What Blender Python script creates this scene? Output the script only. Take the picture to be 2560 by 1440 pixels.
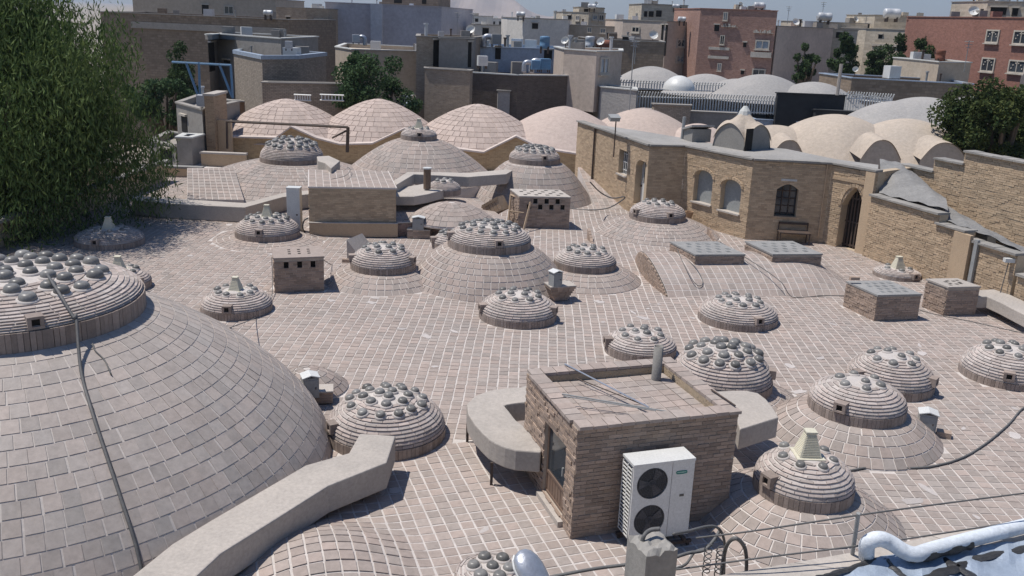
import bpy, math, random
import numpy as np
from mathutils import Matrix, Vector
random.seed(7); RNG = np.random.default_rng(7)
for o in list(bpy.data.objects): bpy.data.objects.remove(o)
SC = bpy.context.scene
COL = SC.collection
R_ = math.radians

# ---------------------------------------------------------------- camera
F = 2300.0                       # focal length in pixels of the 2560 px wide photograph
CAM = np.array([0., 0., 8.]); PITCH = math.atan(675 / F); ROLL = R_(2.3)
_f = np.array([0, math.cos(PITCH), -math.sin(PITCH)]); _u0 = np.array([0, math.sin(PITCH), math.cos(PITCH)]); _r0 = np.array([1., 0, 0])
_r = math.cos(ROLL) * _r0 + math.sin(ROLL) * _u0
_u = -math.sin(ROLL) * _r0 + math.cos(ROLL) * _u0
cam = bpy.data.cameras.new('camera'); camo = bpy.data.objects.new('camera', cam); COL.objects.link(camo)
cam.sensor_width = 36; cam.lens = 36 * F / 2560; cam.clip_start = 0.1; cam.clip_end = 20000
mw = Matrix.Identity(4)
for i in range(3):
    mw[i][0] = _r[i]; mw[i][1] = _u[i]; mw[i][2] = -_f[i]; mw[i][3] = CAM[i]
camo.matrix_world = mw
SC.camera = camo

# ---------------------------------------------------------------- sky, sun, exposure
SUN_EL, SUN_DIR = R_(67), np.array([-1.0, 0.14])        # sun stands high on the left, a touch behind the roof
SUN_DIR = SUN_DIR / np.linalg.norm(SUN_DIR)
world = bpy.data.worlds.new('World'); SC.world = world; world.use_nodes = True
nt = world.node_tree; nt.nodes.clear()
wo = nt.nodes.new('ShaderNodeOutputWorld'); bg = nt.nodes.new('ShaderNodeBackground'); sk = nt.nodes.new('ShaderNodeTexSky')
sk.sky_type = 'NISHITA'; sk.sun_disc = False; sk.sun_elevation = SUN_EL
sk.sun_rotation = math.atan2(SUN_DIR[0], SUN_DIR[1])
sk.altitude = 900; sk.air_density = 1.5; sk.dust_density = .7; sk.ozone_density = 3.0
bg.inputs[1].default_value = 0.06
tint = nt.nodes.new('ShaderNodeMix'); tint.data_type = 'RGBA'; tint.blend_type = 'MULTIPLY'; tint.inputs[0].default_value = 1; tint.inputs[7].default_value = (.76, .93, 1.20, 1)
nt.links.new(sk.outputs[0], tint.inputs[6]); nt.links.new(tint.outputs[2], bg.inputs[0]); nt.links.new(bg.outputs[0], wo.inputs[0])
sun = bpy.data.lights.new('sun', 'SUN'); sun.energy = 4.3; sun.angle = R_(0.55); sun.color = (1.0, 0.95, 0.885)
suno = bpy.data.objects.new('sun', sun); COL.objects.link(suno); suno.location = (-20, 0, 40)
sd = Vector((-SUN_DIR[0] * math.cos(SUN_EL), -SUN_DIR[1] * math.cos(SUN_EL), -math.sin(SUN_EL)))
suno.rotation_euler = sd.to_track_quat('-Z', 'Y').to_euler()
SC.view_settings.view_transform = 'Standard'; SC.view_settings.look = 'None'
SC.view_settings.exposure = 0.25; SC.view_settings.gamma = 1.0; SC.view_settings.use_curve_mapping = False

# ---------------------------------------------------------------- measuring helpers (a pixel of the photograph -> a place)
def ray(px, py): return _f + _r * (px - 1280) / F - _u * (py - 720) / F
def G(px, py, z=0.):
    d = ray(px, py); return CAM + d * ((z - CAM[2]) / d[2])
def D(px, py, Y):
    d = ray(px, py); return CAM + d * (Y / d[1])
def ppm(p): return F / float(np.dot(np.array(p) - CAM, _f))
def proj(p):
    v = np.array(p) - CAM; w = np.dot(v, _f); return (1280 + F * np.dot(v, _r) / w, 720 - F * np.dot(v, _u) / w)
def zat(x, y, py):
    k = (720 - py) / F; a = _u - k * _f; v0 = np.array([x, y, 0]) - CAM
    return float(-np.dot(a, v0) / a[2])

# ---------------------------------------------------------------- objects
MW = {}
def fr(x=0, y=0, z=0, rz=0, rx=0, ry=0):
    return np.array(Matrix.Translation((x, y, z)) @ Matrix.Rotation(rz, 4, 'Z') @ Matrix.Rotation(ry, 4, 'Y') @ Matrix.Rotation(rx, 4, 'X'))
I4 = np.eye(4)
def tag(o, label=None, cat=None, group=None, kind=None):
    if label: o['label'] = label
    if cat: o['category'] = cat
    if group: o['group'] = group
    if kind: o['kind'] = kind
    return o
def thing(name, label, cat, loc, rz=0, group=None):
    o = bpy.data.objects.new(name, None); COL.objects.link(o); o.empty_display_size = 0.1
    m = fr(loc[0], loc[1], loc[2] if len(loc) > 2 else 0, rz)
    o.matrix_world = Matrix(m); MW[o] = m
    return tag(o, label, cat, group)
def link(name, me, parent=None, world_m=None):
    o = bpy.data.objects.new(name, me); COL.objects.link(o)
    m = I4 if world_m is None else world_m
    if parent is not None:
        o.parent = parent; o.matrix_local = Matrix(np.linalg.inv(MW[parent]) @ m)
    else: o.matrix_world = Matrix(m)
    MW[o] = m
    return o
def mesh_np(name, V, Fc, mat, rnd=None, smooth=False):
    """V (n,3); Fc list of faces"""
    me = bpy.data.meshes.new(name)
    me.from_pydata([tuple(map(float, v)) for v in V] if not isinstance(V, np.ndarray) else V.tolist(), [], Fc)
    if mat:
        for m in (mat if isinstance(mat, (list, tuple)) else [mat]): me.materials.append(m)
    if rnd is not None:
        a = me.attributes.new('rnd', 'FLOAT', 'FACE'); a.data.foreach_set('value', np.asarray(rnd, dtype=np.float32))
    if smooth: me.polygons.foreach_set('use_smooth', [True] * len(me.polygons))
    return me
BOXF = [(0, 3, 2, 1), (4, 5, 6, 7), (0, 1, 5, 4), (1, 2, 6, 5), (2, 3, 7, 6), (3, 0, 4, 7)]
class MB:
    def __init__(s): s.v = []; s.f = []; s.r = []; s.mi = []
    def add(s, V, Fc, r=None, mi=0):
        b = len(s.v); s.v.extend([(float(p[0]), float(p[1]), float(p[2])) for p in V])
        r = random.random() if r is None else r
        for q in Fc: s.f.append(tuple(b + i for i in q)); s.r.append(r); s.mi.append(mi)
        return s
    def box(s, M, x0, x1, y0, y1, z0, z1, r=None, mi=0):
        P = np.array([(x0, y0, z0, 1), (x1, y0, z0, 1), (x1, y1, z0, 1), (x0, y1, z0, 1), (x0, y0, z1, 1), (x1, y0, z1, 1), (x1, y1, z1, 1), (x0, y1, z1, 1)])
        return s.add((P @ M.T)[:, :3], BOXF, r, mi)
    def slab(s, top, bot, r=None, mi=0):
        """top / bot: lists of 3D points, counter-clockwise seen from above"""
        n = len(top); Fc = [tuple(range(n)), tuple(range(2 * n - 1, n - 1, -1))] + [(i, n + i, n + (i + 1) % n, (i + 1) % n) for i in range(n)]
        return s.add(list(top) + list(bot), Fc, r, mi)
    def prism(s, poly, z0, z1, M=I4, r=None, mi=0):
        a = sum(poly[i][0] * poly[(i + 1) % len(poly)][1] - poly[(i + 1) % len(poly)][0] * poly[i][1] for i in range(len(poly)))
        if a < 0: poly = poly[::-1]
        T = [(M @ np.array([p[0], p[1], z1, 1]))[:3] for p in poly]; Bt = [(M @ np.array([p[0], p[1], z0, 1]))[:3] for p in poly]
        return s.slab(T, Bt, r, mi)
    def rev(s, M, prof, n=24, r=None, mi=0, cap=True, a0=0, a1=2 * math.pi):
        """profile of (radius, height), from the bottom up"""
        full = abs(a1 - a0 - 2 * math.pi) < 1e-6; k = n if full else n + 1; V = []
        for (rr, z) in prof:
            for i in range(k):
                a = a0 + (a1 - a0) * i / n; V.append((rr * math.cos(a), rr * math.sin(a), z, 1))
        V = (np.array(V) @ M.T)[:, :3]; Fc = []
        for j in range(len(prof) - 1):
            for i in range(n):
                i2 = (i + 1) % k
                Fc.append((j * k + i, j * k + i2, (j + 1) * k + i2, (j + 1) * k + i))
        if cap and full:
            Fc.append(tuple(range((len(prof) - 1) * k, len(prof) * k))); Fc.append(tuple(range(k - 1, -1, -1)))
        return s.add(V, Fc, r, mi)
    def tube(s, pts, rad, n=6, r=None, mi=0):
        pts = [np.array(p, float) for p in pts]; V = []; up = np.array([0, 0, 1.])
        prev = None
        for i, p in enumerate(pts):
            t = pts[min(i + 1, len(pts) - 1)] - pts[max(i - 1, 0)]; t = t / (np.linalg.norm(t) + 1e-9)
            a = np.cross(t, up) if prev is None else prev - t * np.dot(prev, t)
            if np.linalg.norm(a) < 1e-4: a = np.cross(t, np.array([1., 0, 0]))
            a = a / np.linalg.norm(a); b = np.cross(t, a); prev = a
            rr = rad[i] if isinstance(rad, (list, tuple)) else rad
            for k in range(n):
                c = 2 * math.pi * k / n; V.append(p + rr * (a * math.cos(c) + b * math.sin(c)))
        Fc = [(j * n + i, j * n + (i + 1) % n, (j + 1) * n + (i + 1) % n, (j + 1) * n + i) for j in range(len(pts) - 1) for i in range(n)]
        Fc += [tuple(range(n - 1, -1, -1)), tuple(range((len(pts) - 1) * n, len(pts) * n))]
        return s.add(V, Fc, r, mi)
    def grid(s, fn, nu, nv, r=None, mi=0):
        V = [fn(i / nu, j / nv) for j in range(nv + 1) for i in range(nu + 1)]; w = nu + 1
        return s.add(V, [(j * w + i, j * w + i + 1, (j + 1) * w + i + 1, (j + 1) * w + i) for j in range(nv) for i in range(nu)], r, mi)
    def build(s, name, mat, parent=None, smooth=False, label=None, cat=None, group=None, kind=None, origin=None):
        V = np.array(s.v)
        if parent is None:
            if origin is None: origin = (*((V.min(0) + V.max(0))[:2] / 2), V[:, 2].min())
            m = fr(*origin)
        else: m = MW[parent]
        V = (np.c_[V, np.ones(len(V))] @ np.linalg.inv(m).T)[:, :3]
        me = mesh_np(name, V, s.f, mat, s.r, smooth)
        if any(s.mi): me.polygons.foreach_set('material_index', s.mi)
        o = link(name, me, parent, m)
        return tag(o, label, cat, group, kind)
def smooth_pts(pts, k=6):
    """Catmull-Rom through the points"""
    P = [np.array(p, float) for p in pts]; P = [2 * P[0] - P[1]] + P + [2 * P[-1] - P[-2]]; out = []
    for i in range(1, len(P) - 2):
        for j in range(k):
            t = j / k; a, b, c, d = P[i - 1:i + 3]
            out.append(.5 * (2 * b + (c - a) * t + (2 * a - 5 * b + 4 * c - d) * t * t + (3 * b - a - 3 * c + d) * t ** 3))
    return out + [P[-2]]

# ---------------------------------------------------------------- materials
MATS = {}
def mat(name, c1, c2=None, scale=1.2, fine=14.0, rough=0.85, bump=0.15, rv=0.22, metal=0.0, spec=0.3, hue=None, stain=None, stain_amt=0.35, brick=None, bdist=0.01, coat=0, trans=0):
    """colour varies over a large and a small noise in world space and from piece to piece (rv)"""
    m = bpy.data.materials.new(name); m.use_nodes = True; t = m.node_tree; N = t.nodes; L = t.links
    b = N['Principled BSDF']; b.inputs['Roughness'].default_value = rough; b.inputs['Metallic'].default_value = metal
    b.inputs['Specular IOR Level'].default_value = spec
    if coat: b.inputs['Coat Weight'].default_value = coat
    if trans: b.inputs['Transmission Weight'].default_value = trans
    c2 = c2 or tuple(x * 0.78 for x in c1)
    geo = N.new('ShaderNodeNewGeometry')
    n1 = N.new('ShaderNodeTexNoise'); n1.inputs['Scale'].default_value = scale; n1.inputs['Detail'].default_value = 6; n1.inputs['Roughness'].default_value = .62
    n2 = N.new('ShaderNodeTexNoise'); n2.inputs['Scale'].default_value = fine; n2.inputs['Detail'].default_value = 5; n2.inputs['Roughness'].default_value = .7
    for n in (n1, n2): L.new(geo.outputs['Position'], n.inputs['Vector'])
    mr = N.new('ShaderNodeMapRange'); mr.inputs['From Min'].default_value = .33; mr.inputs['From Max'].default_value = .67; L.new(n1.outputs['Fac'], mr.inputs['Value'])
    mx = N.new('ShaderNodeMix'); mx.data_type = 'RGBA'; mx.inputs[6].default_value = (*c1, 1); mx.inputs[7].default_value = (*c2, 1); L.new(mr.outputs[0], mx.inputs[0])
    out = mx.outputs[2]
    if brick:
        bw, bh, mort = brick
        bt = N.new('ShaderNodeTexBrick'); bt.inputs['Scale'].default_value = 1.0; bt.inputs['Brick Width'].default_value = bw; bt.inputs['Row Height'].default_value = bh
        bt.inputs['Mortar Size'].default_value = bh * .11; bt.inputs['Mortar'].default_value = (*mort, 1); bt.inputs['Color1'].default_value = (1, 1, 1, 1); bt.inputs['Color2'].default_value = (.72, .70, .68, 1)
        # wall coordinate: run along the wall = x*ny - y*nx, height = z
        sx = N.new('ShaderNodeSeparateXYZ'); L.new(geo.outputs['Position'], sx.inputs[0]); sn = N.new('ShaderNodeSeparateXYZ'); L.new(geo.outputs['True Normal'], sn.inputs[0])
        def mth(op, a, c):
            q = N.new('ShaderNodeMath'); q.operation = op
            for i, x in enumerate((a, c)):
                if isinstance(x, (int, float)): q.inputs[i].default_value = x
                else: L.new(x, q.inputs[i])
            return q.outputs[0]
        run = mth('SUBTRACT', mth('MULTIPLY', sx.outputs[0], sn.outputs[1]), mth('MULTIPLY', sx.outputs[1], sn.outputs[0]))
        cb = N.new('ShaderNodeCombineXYZ'); L.new(run, cb.inputs[0]); L.new(sx.outputs[2], cb.inputs[1]); L.new(cb.outputs[0], bt.inputs['Vector'])
        mb = N.new('ShaderNodeMix'); mb.data_type = 'RGBA'; mb.blend_type = 'MULTIPLY'; mb.inputs[0].default_value = 1; L.new(out, mb.inputs[6]); L.new(bt.outputs['Color'], mb.inputs[7])
        mm = N.new('ShaderNodeMix'); mm.data_type = 'RGBA'; L.new(bt.outputs['Fac'], mm.inputs[0]); L.new(mb.outputs[2], mm.inputs[6]); mm.inputs[7].default_value = (*mort, 1)
        out = mm.outputs[2]
    if stain:
        ns = N.new('ShaderNodeTexNoise'); ns.inputs['Scale'].default_value = scale * .45; ns.inputs['Detail'].default_value = 8; ns.inputs['Roughness'].default_value = .7
        L.new(geo.outputs['Position'], ns.inputs['Vector'])
        r2 = N.new('ShaderNodeMapRange'); r2.inputs['From Min'].default_value = .44; r2.inputs['From Max'].default_value = .66; r2.inputs['To Max'].default_value = stain_amt; L.new(ns.outputs['Fac'], r2.inputs['Value'])
        ms = N.new('ShaderNodeMix'); ms.data_type = 'RGBA'; L.new(r2.outputs[0], ms.inputs[0]); L.new(out, ms.inputs[6]); ms.inputs[7].default_value = (*stain, 1); out = ms.outputs[2]
    # piece-to-piece and grain: brightness
    at = N.new('ShaderNodeAttribute'); at.attribute_name = 'rnd'; oi = N.new('ShaderNodeObjectInfo')
    ad = N.new('ShaderNodeMath'); ad.operation = 'ADD'; L.new(at.outputs['Fac'], ad.inputs[0]); L.new(oi.outputs['Random'], ad.inputs[1])
    fc = N.new('ShaderNodeMath'); fc.operation = 'FRACT'; L.new(ad.outputs[0], fc.inputs[0])
    v1 = N.new('ShaderNodeMapRange'); v1.inputs['To Min'].default_value = 1 - rv; v1.inputs['To Max'].default_value = 1 + rv; L.new(fc.outputs[0], v1.inputs['Value'])
    v2 = N.new('ShaderNodeMapRange'); v2.inputs['From Min'].default_value = .3; v2.inputs['From Max'].default_value = .7; v2.inputs['To Min'].default_value = .86; v2.inputs['To Max'].default_value = 1.13; L.new(n2.outputs['Fac'], v2.inputs['Value'])
    vm = N.new('ShaderNodeMath'); vm.operation = 'MULTIPLY'; L.new(v1.outputs[0], vm.inputs[0]); L.new(v2.outputs[0], vm.inputs[1])
    if hue:
        f2 = N.new('ShaderNodeMath'); f2.operation = 'MULTIPLY'; f2.inputs[1].default_value = 7.31; L.new(fc.outputs[0], f2.inputs[0])
        f3 = N.new('ShaderNodeMath'); f3.operation = 'FRACT'; L.new(f2.outputs[0], f3.inputs[0])
        f4 = N.new('ShaderNodeMath'); f4.operation = 'MULTIPLY'; f4.inputs[1].default_value = .55; L.new(f3.outputs[0], f4.inputs[0])
        mh = N.new('ShaderNodeMix'); mh.data_type = 'RGBA'; L.new(f4.outputs[0], mh.inputs[0]); L.new(out, mh.inputs[6]); mh.inputs[7].default_value = (*hue, 1); out = mh.outputs[2]
    mc = N.new('ShaderNodeVectorMath'); mc.operation = 'SCALE'; L.new(out, mc.inputs[0]); L.new(vm.outputs[0], mc.inputs['Scale'])
    L.new(mc.outputs[0], b.inputs['Base Color'])
    if bump:
        bp = N.new('ShaderNodeBump'); bp.inputs['Strength'].default_value = min(1, bump * 3); bp.inputs['Distance'].default_value = bdist
        src = n2.outputs['Fac']
        L.new(src, bp.inputs['Height']); L.new(bp.outputs[0], b.inputs['Normal'])
    MATS[name] = m
    return m
TILE = mat('roof_tile', (.345, .288, .252), (.30, .264, .238), scale=.16, fine=9, rv=.11, hue=(.37, .288, .247), rough=.9, stain=(.262, .243, .226), stain_amt=.6)
TILE2 = mat('dome_tile', (.405, .352, .312), (.36, .325, .297), scale=.5, fine=9, rv=.09, hue=(.42, .347, .302), rough=.9, stain=(.30, .28, .262), stain_amt=.6)
GROUT = mat('lime_grout', (.55, .503, .468), (.46, .42, .388), scale=2.5, fine=20, rv=.05, rough=.95)
DBRICK = mat('dome_brick', (.38, .325, .292), (.33, .295, .27), scale=1.3, fine=22, rv=.20, hue=(.43, .345, .305), rough=.9, stain=(.46, .425, .40), stain_amt=.55)
DRUM = mat('drum_brick', (.30, .24, .203), (.25, .205, .178), scale=2, fine=20, rv=.2, rough=.92, stain=(.33, .28, .25), stain_amt=.5)
DMORT = mat('dome_mortar', (.51, .47, .435), (.43, .395, .37), scale=3, fine=24, rv=.05, rough=.95)
KBRICK = mat('kiosk_brick', (.335, .255, .205), (.28, .22, .18), scale=1.6, fine=26, rv=.22, hue=(.37, .27, .2), rough=.9, bump=.25)
KMORT = mat('kiosk_mortar', (.42, .36, .30), (.34, .29, .24), scale=3, fine=30, rv=.05)
TAN = mat('tan_brick', (.45, .335, .225), (.385, .285, .192), scale=1.1, fine=24, rv=.18, hue=(.47, .365, .25), rough=.9, bump=.25)
TANM = mat('tan_mortar', (.48, .38, .27), (.40, .32, .225), scale=3, fine=30, rv=.04)
CONC = mat('cement_render', (.445, .40, .355), (.39, .352, .315), scale=.9, fine=16, rv=.03, rough=.92, stain=(.315, .287, .258), stain_amt=.75, bump=.25)
CONC2 = mat('grey_cement', (.30, .283, .258), (.245, .232, .213), scale=1.2, fine=20, rv=.06, rough=.92, stain=(.18, .176, .17), stain_amt=.5)
PINKD = mat('pink_tile', (.47, .375, .32), (.42, .345, .30), scale=.4, fine=5, rv=.10, hue=(.43, .35, .31), rough=.92)
PINKG = mat('pink_grout', (.60, .51, .455), None, scale=1, fine=9, rv=.03)
PLAST = mat('mud_plaster', (.46, .385, .31), (.40, .34, .28), scale=.5, fine=6, rv=.03, rough=.95, stain=(.36, .32, .28), bump=.3, bdist=.03)
PLASTG = mat('grey_plaster', (.36, .34, .32), (.30, .29, .28), scale=.5, fine=6, rv=.03, rough=.95, stain=(.24, .235, .23), bump=.3, bdist=.03)
GLASS = mat('cast_glass', (.175, .168, .155), (.13, .125, .116), scale=9, fine=30, rv=.28, rough=.36, spec=.35, hue=(.225, .22, .21), bump=.02)
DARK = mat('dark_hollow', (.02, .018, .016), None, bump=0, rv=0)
METALW = mat('white_enamel', (.60, .60, .58), (.54, .54, .52), scale=2, fine=30, rv=.02, rough=.45, spec=.5, bump=.02)
METALG = mat('grey_paint_steel', (.30, .305, .30), (.26, .265, .26), scale=3, fine=30, rv=.06, rough=.55, bump=.03)
IRON = mat('dark_iron', (.055, .045, .04), (.09, .06, .045), scale=5, fine=40, rv=.1, rough=.7)
ZINC = mat('galvanised', (.42, .44, .48), (.35, .37, .41), scale=3, fine=30, rv=.06, rough=.38, metal=.55)
CREAM = mat('cream_paint', (.60, .565, .45), (.52, .49, .39), scale=4, fine=40, rv=.05, rough=.6, bump=.04)
WOOD = mat('grey_wood', (.30, .22, .15), (.24, .18, .13), scale=3, fine=30, rv=.25, rough=.85)
CABLE = mat('cable_rubber', (.10, .10, .10), (.14, .135, .13), scale=3, fine=30, rv=.05, rough=.6)
PANE = mat('window_pane', (.035, .042, .05), (.05, .06, .07), scale=.3, fine=3, rv=.3, rough=.08, spec=.7, bump=0)
BLUEP = mat('blue_steel', (.10, .22, .36), (.12, .2, .3), rv=.06, rough=.55)
FOIL = mat('foil_membrane', (.36, .42, .50), (.29, .345, .42), scale=2, fine=7, rv=.05, rough=.55, metal=.25, bump=.25, bdist=.02)
BITUM = mat('bitumen', (.03, .03, .032), (.05, .05, .05), scale=4, fine=20, rv=.1, rough=.4, bump=.3)
ROOFG = mat('flat_roof_felt', (.32, .305, .285), (.26, .25, .235), scale=.7, fine=8, rv=.05, stain=(.42, .40, .38))
SOIL = mat('city_dust', (.30, .26, .21), (.24, .21, .18), scale=.05, fine=1, rv=.0)
# ================================================================ the place: ground, hills, the tiled roof terrace
tag(MB().add([(-6000, -300, -5), (6000, -300, -5), (6000, 9000, -5), (-6000, 9000, -5)], [(0, 1, 2, 3)]).build('ground', SOIL), kind='structure')

KROT = R_(18.5); K0 = np.array([1.115, 13.08]); KW, KD, KH = 2.83, 2.45, 1.97
KM = fr(K0[0], K0[1], 0, KROT)
def kloc(x, y): return (np.linalg.inv(KM) @ np.array([x, y, 0, 1]))[:2]

HUMP = [(G(800, 1425)[0], G(800, 1425)[1], 1.7, .36)]
def hfun(x, y):
    h = 0.0
    for (cx, cy, rr, hh) in HUMP:
        d2 = ((x - cx) ** 2 + (y - cy) ** 2) / rr ** 2
        if d2 < 1: h += hh * (1 - d2) ** 2
    return h + .025 * math.sin(x * .55 + 1) * math.sin(y * .43) + .012 * math.sin(x * 1.3 + y * .9)
TX0, TX1, TY0, TY1 = -17.5, 22.0, 8.5, 49.6
terrace = MB()
nx, ny = 260, 260
terrace.grid(lambda u, v: (TX0 + u * (TX1 - TX0), TY0 + v * (TY1 - TY0), hfun(TX0 + u * (TX1 - TX0), TY0 + v * (TY1 - TY0)) - (.004 if hfun(TX0 + u * (TX1 - TX0), TY0 + v * (TY1 - TY0)) < .03 else .009)), nx, ny)
for (a, b) in (((TX0, TY0), (TX1, TY0)), ((TX1, TY0), (TX1, TY1)), ((TX1, TY1), (TX0, TY1)), ((TX0, TY1), (TX0, TY0))):
    terrace.add([(*a, -.1), (*b, -.1), (*b, -5), (*a, -5)], [(0, 3, 2, 1)])
terrace = tag(terrace.build('roof_terrace', GROUT, origin=(0, 20, 0)), kind='structure')

HOLES = []          # circles and boxes where something stands, so no floor tile is laid
def hole_c(x, y, r): HOLES.append(('c', x, y, r))
def hole_b(M, x0, x1, y0, y1): HOLES.append(('b', np.linalg.inv(M), (x0, x1, y0, y1)))
def in_hole(x, y):
    for h in HOLES:
        if h[0] == 'c':
            if (x - h[1]) ** 2 + (y - h[2]) ** 2 < h[3] ** 2: return True
        else:
            q = h[1] @ np.array([x, y, 0, 1]); a = h[2]
            if a[0] < q[0] < a[1] and a[2] < q[1] < a[3]: return True
    return False

# ---- pieces laid in rings round an axis (dome tiles and dome bricks)
def ring_verts(sec, a0, a1):
    V = []
    for a in (a0, a1):
        for (r, z) in sec: V.append((r * math.sin(a), -r * math.cos(a), z))
    return V
RINGF = [(0, 1, 2, 3), (7, 6, 5, 4)] + [(k, k + 4, (k + 1) % 4 + 4, (k + 1) % 4) for k in range(4)]
def rings(parent, c, RG, name, material, limit=0, frame_only=True):
    """RG: list of (section, count, gap, phase). The pieces that show largest become parts, the rest one part"""
    cand = []
    for ri, (sec, n, gap, ph) in enumerate(RG):
        rm = (sec[0][0] + sec[1][0]) / 2; h = math.pi / n - gap / 2 / max(rm, .05)
        for k in range(n):
            a = ph + 2 * math.pi * k / n
            p = np.array([c[0] + rm * math.sin(a), c[1] - rm * math.cos(a), c[2] + (sec[0][1] + sec[1][1]) / 2])
            dz = sec[1][1] - sec[0][1]; dr = sec[0][0] - sec[1][0]; nn = math.hypot(dz, dr) + 1e-9
            nrm = np.array([math.sin(a) * dz / nn, -math.cos(a) * dz / nn, dr / nn])
            v = CAM - p; face = np.dot(nrm, v) / np.linalg.norm(v)
            q = proj(p); seen = face > .08 and -10 < q[0] < 2570 and 0 < q[1] < 1450
            cand.append((seen, -face * ppm(p) ** 2 if seen else 0, ri, a, h))
    seen = sorted([t for t in cand if t[0]], key=lambda t: t[1])[:limit]
    keep = set((t[2], round(t[3], 6)) for t in seen); cache = {}
    for (_, _, ri, a, h) in seen:
        if ri not in cache: cache[ri] = mesh_np(name, np.array(ring_verts(RG[ri][0], -h, h)), RINGF, material)
        jr = random.gauss(0, .0012) + .001; link(name, cache[ri], parent, fr(c[0] + jr * math.sin(a), c[1] - jr * math.cos(a), c[2] + random.gauss(0, .001), a + random.uniform(-.003, .003)))
    m = MB()
    for (_, _, ri, a, h) in cand:
        if (ri, round(a, 6)) in keep: continue
        j = random.uniform(-.12, .12) * .02; jr = random.gauss(0, .0012) + .001; jx, jy, jz = jr * math.sin(a), -jr * math.cos(a), random.gauss(0, .001)
        m.add([(c[0] + v[0] + jx, c[1] + v[1] + jy, c[2] + v[2] + jz) for v in ring_verts(RG[ri][0], a - h + j, a + h + j)], RINGF)
    if m.v: m.build(name, material, parent, kind='stuff')

def tile_rings(prof, tile, thick=.02, gap=.016, wide=None):
    """prof: (r,z) points from the bottom up; rows of square tiles laid up the slope"""
    L = [0]
    for i in range(1, len(prof)): L.append(L[-1] + math.hypot(prof[i][0] - prof[i - 1][0], prof[i][1] - prof[i - 1][1]))
    rows = max(1, round(L[-1] / tile)); st = L[-1] / rows; out = []
    def at(s):
        s = min(max(s, 0), L[-1]); i = max(1, next((k for k in range(1, len(L)) if L[k] >= s - 1e-9), len(L) - 1))
        t = (s - L[i - 1]) / (L[i] - L[i - 1] + 1e-9); return (prof[i - 1][0] + t * (prof[i][0] - prof[i - 1][0]), prof[i - 1][1] + t * (prof[i][1] - prof[i - 1][1]))
    for k in range(rows):
        a, b = at(k * st + gap / 2), at((k + 1) * st - gap / 2)
        d = (b[0] - a[0], b[1] - a[1]); dl = math.hypot(*d); nn = (d[1] / dl, -d[0] / dl); e, g = .003, thick
        sec = [(a[0] + nn[0] * e, a[1] + nn[1] * e), (b[0] + nn[0] * e, b[1] + nn[1] * e), (b[0] - nn[0] * g, b[1] - nn[1] * g), (a[0] - nn[0] * g, a[1] - nn[1] * g)]
        n = max(6, round(2 * math.pi * (a[0] + b[0]) / 2 / (wide or tile))); out.append((sec, n, gap, random.uniform(0, 6.28)))
    return out

# ---- shared meshes
def bulb_mesh():
    m = MB().rev(I4, [(1.0, -.45), (1.03, .25), (.99, .55), (.88, .85), (.68, 1.08), (.42, 1.2), (.3, 1.17), (0.02, 1.16)], 16, cap=False)
    return mesh_np('glass_bulb', np.array(m.v), m.f, GLASS, None, True)
BULB = bulb_mesh()
def sock_meshes():
    a = MB()
    a.box(I4, -.12, .12, -.10, .12, -.10, -.06); a.box(I4, -.12, .12, -.10, .12, .06, .10); a.box(I4, -.12, -.06, -.10, .12, -.06, .06); a.box(I4, .06, .12, -.10, .12, -.06, .06)
    b = MB().box(I4, -.06, .06, -.06, .1, -.06, .06)
    return mesh_np('vent_block', np.array(a.v), a.f, DRUM, a.r), mesh_np('vent_hole', np.array(b.v), b.f, DARK)
SOCK, SOCKH = sock_meshes()

def cap_on(parent, c, z, s=1.0, louvre=False, rz=0.1):
    """truncated-pyramid ventilator on a square flange"""
    M = fr(c[0], c[1], z, rz); fl = .235 * s; w0, w1, h = .185 * s, .075 * s, .42 * s
    MB().box(M, -fl, fl, -fl, fl, 0, .025).build('flange', CREAM, parent)
    m = MB(); q = [(M @ np.array([x, y, zz, 1]))[:3] for (w, zz) in ((w1, h), (w0, .025)) for (x, y) in ((-w, -w), (w, -w), (w, w), (-w, w))]
    m.slab(q[:4], q[4:]); hood = m.build('ventilator_hood', CREAM, parent)
    MB().box(M, -w1 * 1.25, w1 * 1.25, -w1 * 1.25, w1 * 1.25, h, h + .03).build('cap_plate', CREAM, parent)
    sl = MB()
    k = 14 if louvre else 8
    for i in range(1, k):
        zz = .03 + (h - .05) * i / k; w = w0 + (w1 - w0) * (zz - .025) / (h - .025) + (.007 if louvre else .004)
        t = (h / k) * (.28 if louvre else .16)
        sl.box(M, -w * .82, w * .82, -w, w, zz, zz + t); sl.box(M, -w, w, -w * .82, w * .82, zz + .0015, zz + t - .0015)
    sl.build('louvre_slat', CREAM, hood, kind='stuff')

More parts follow.
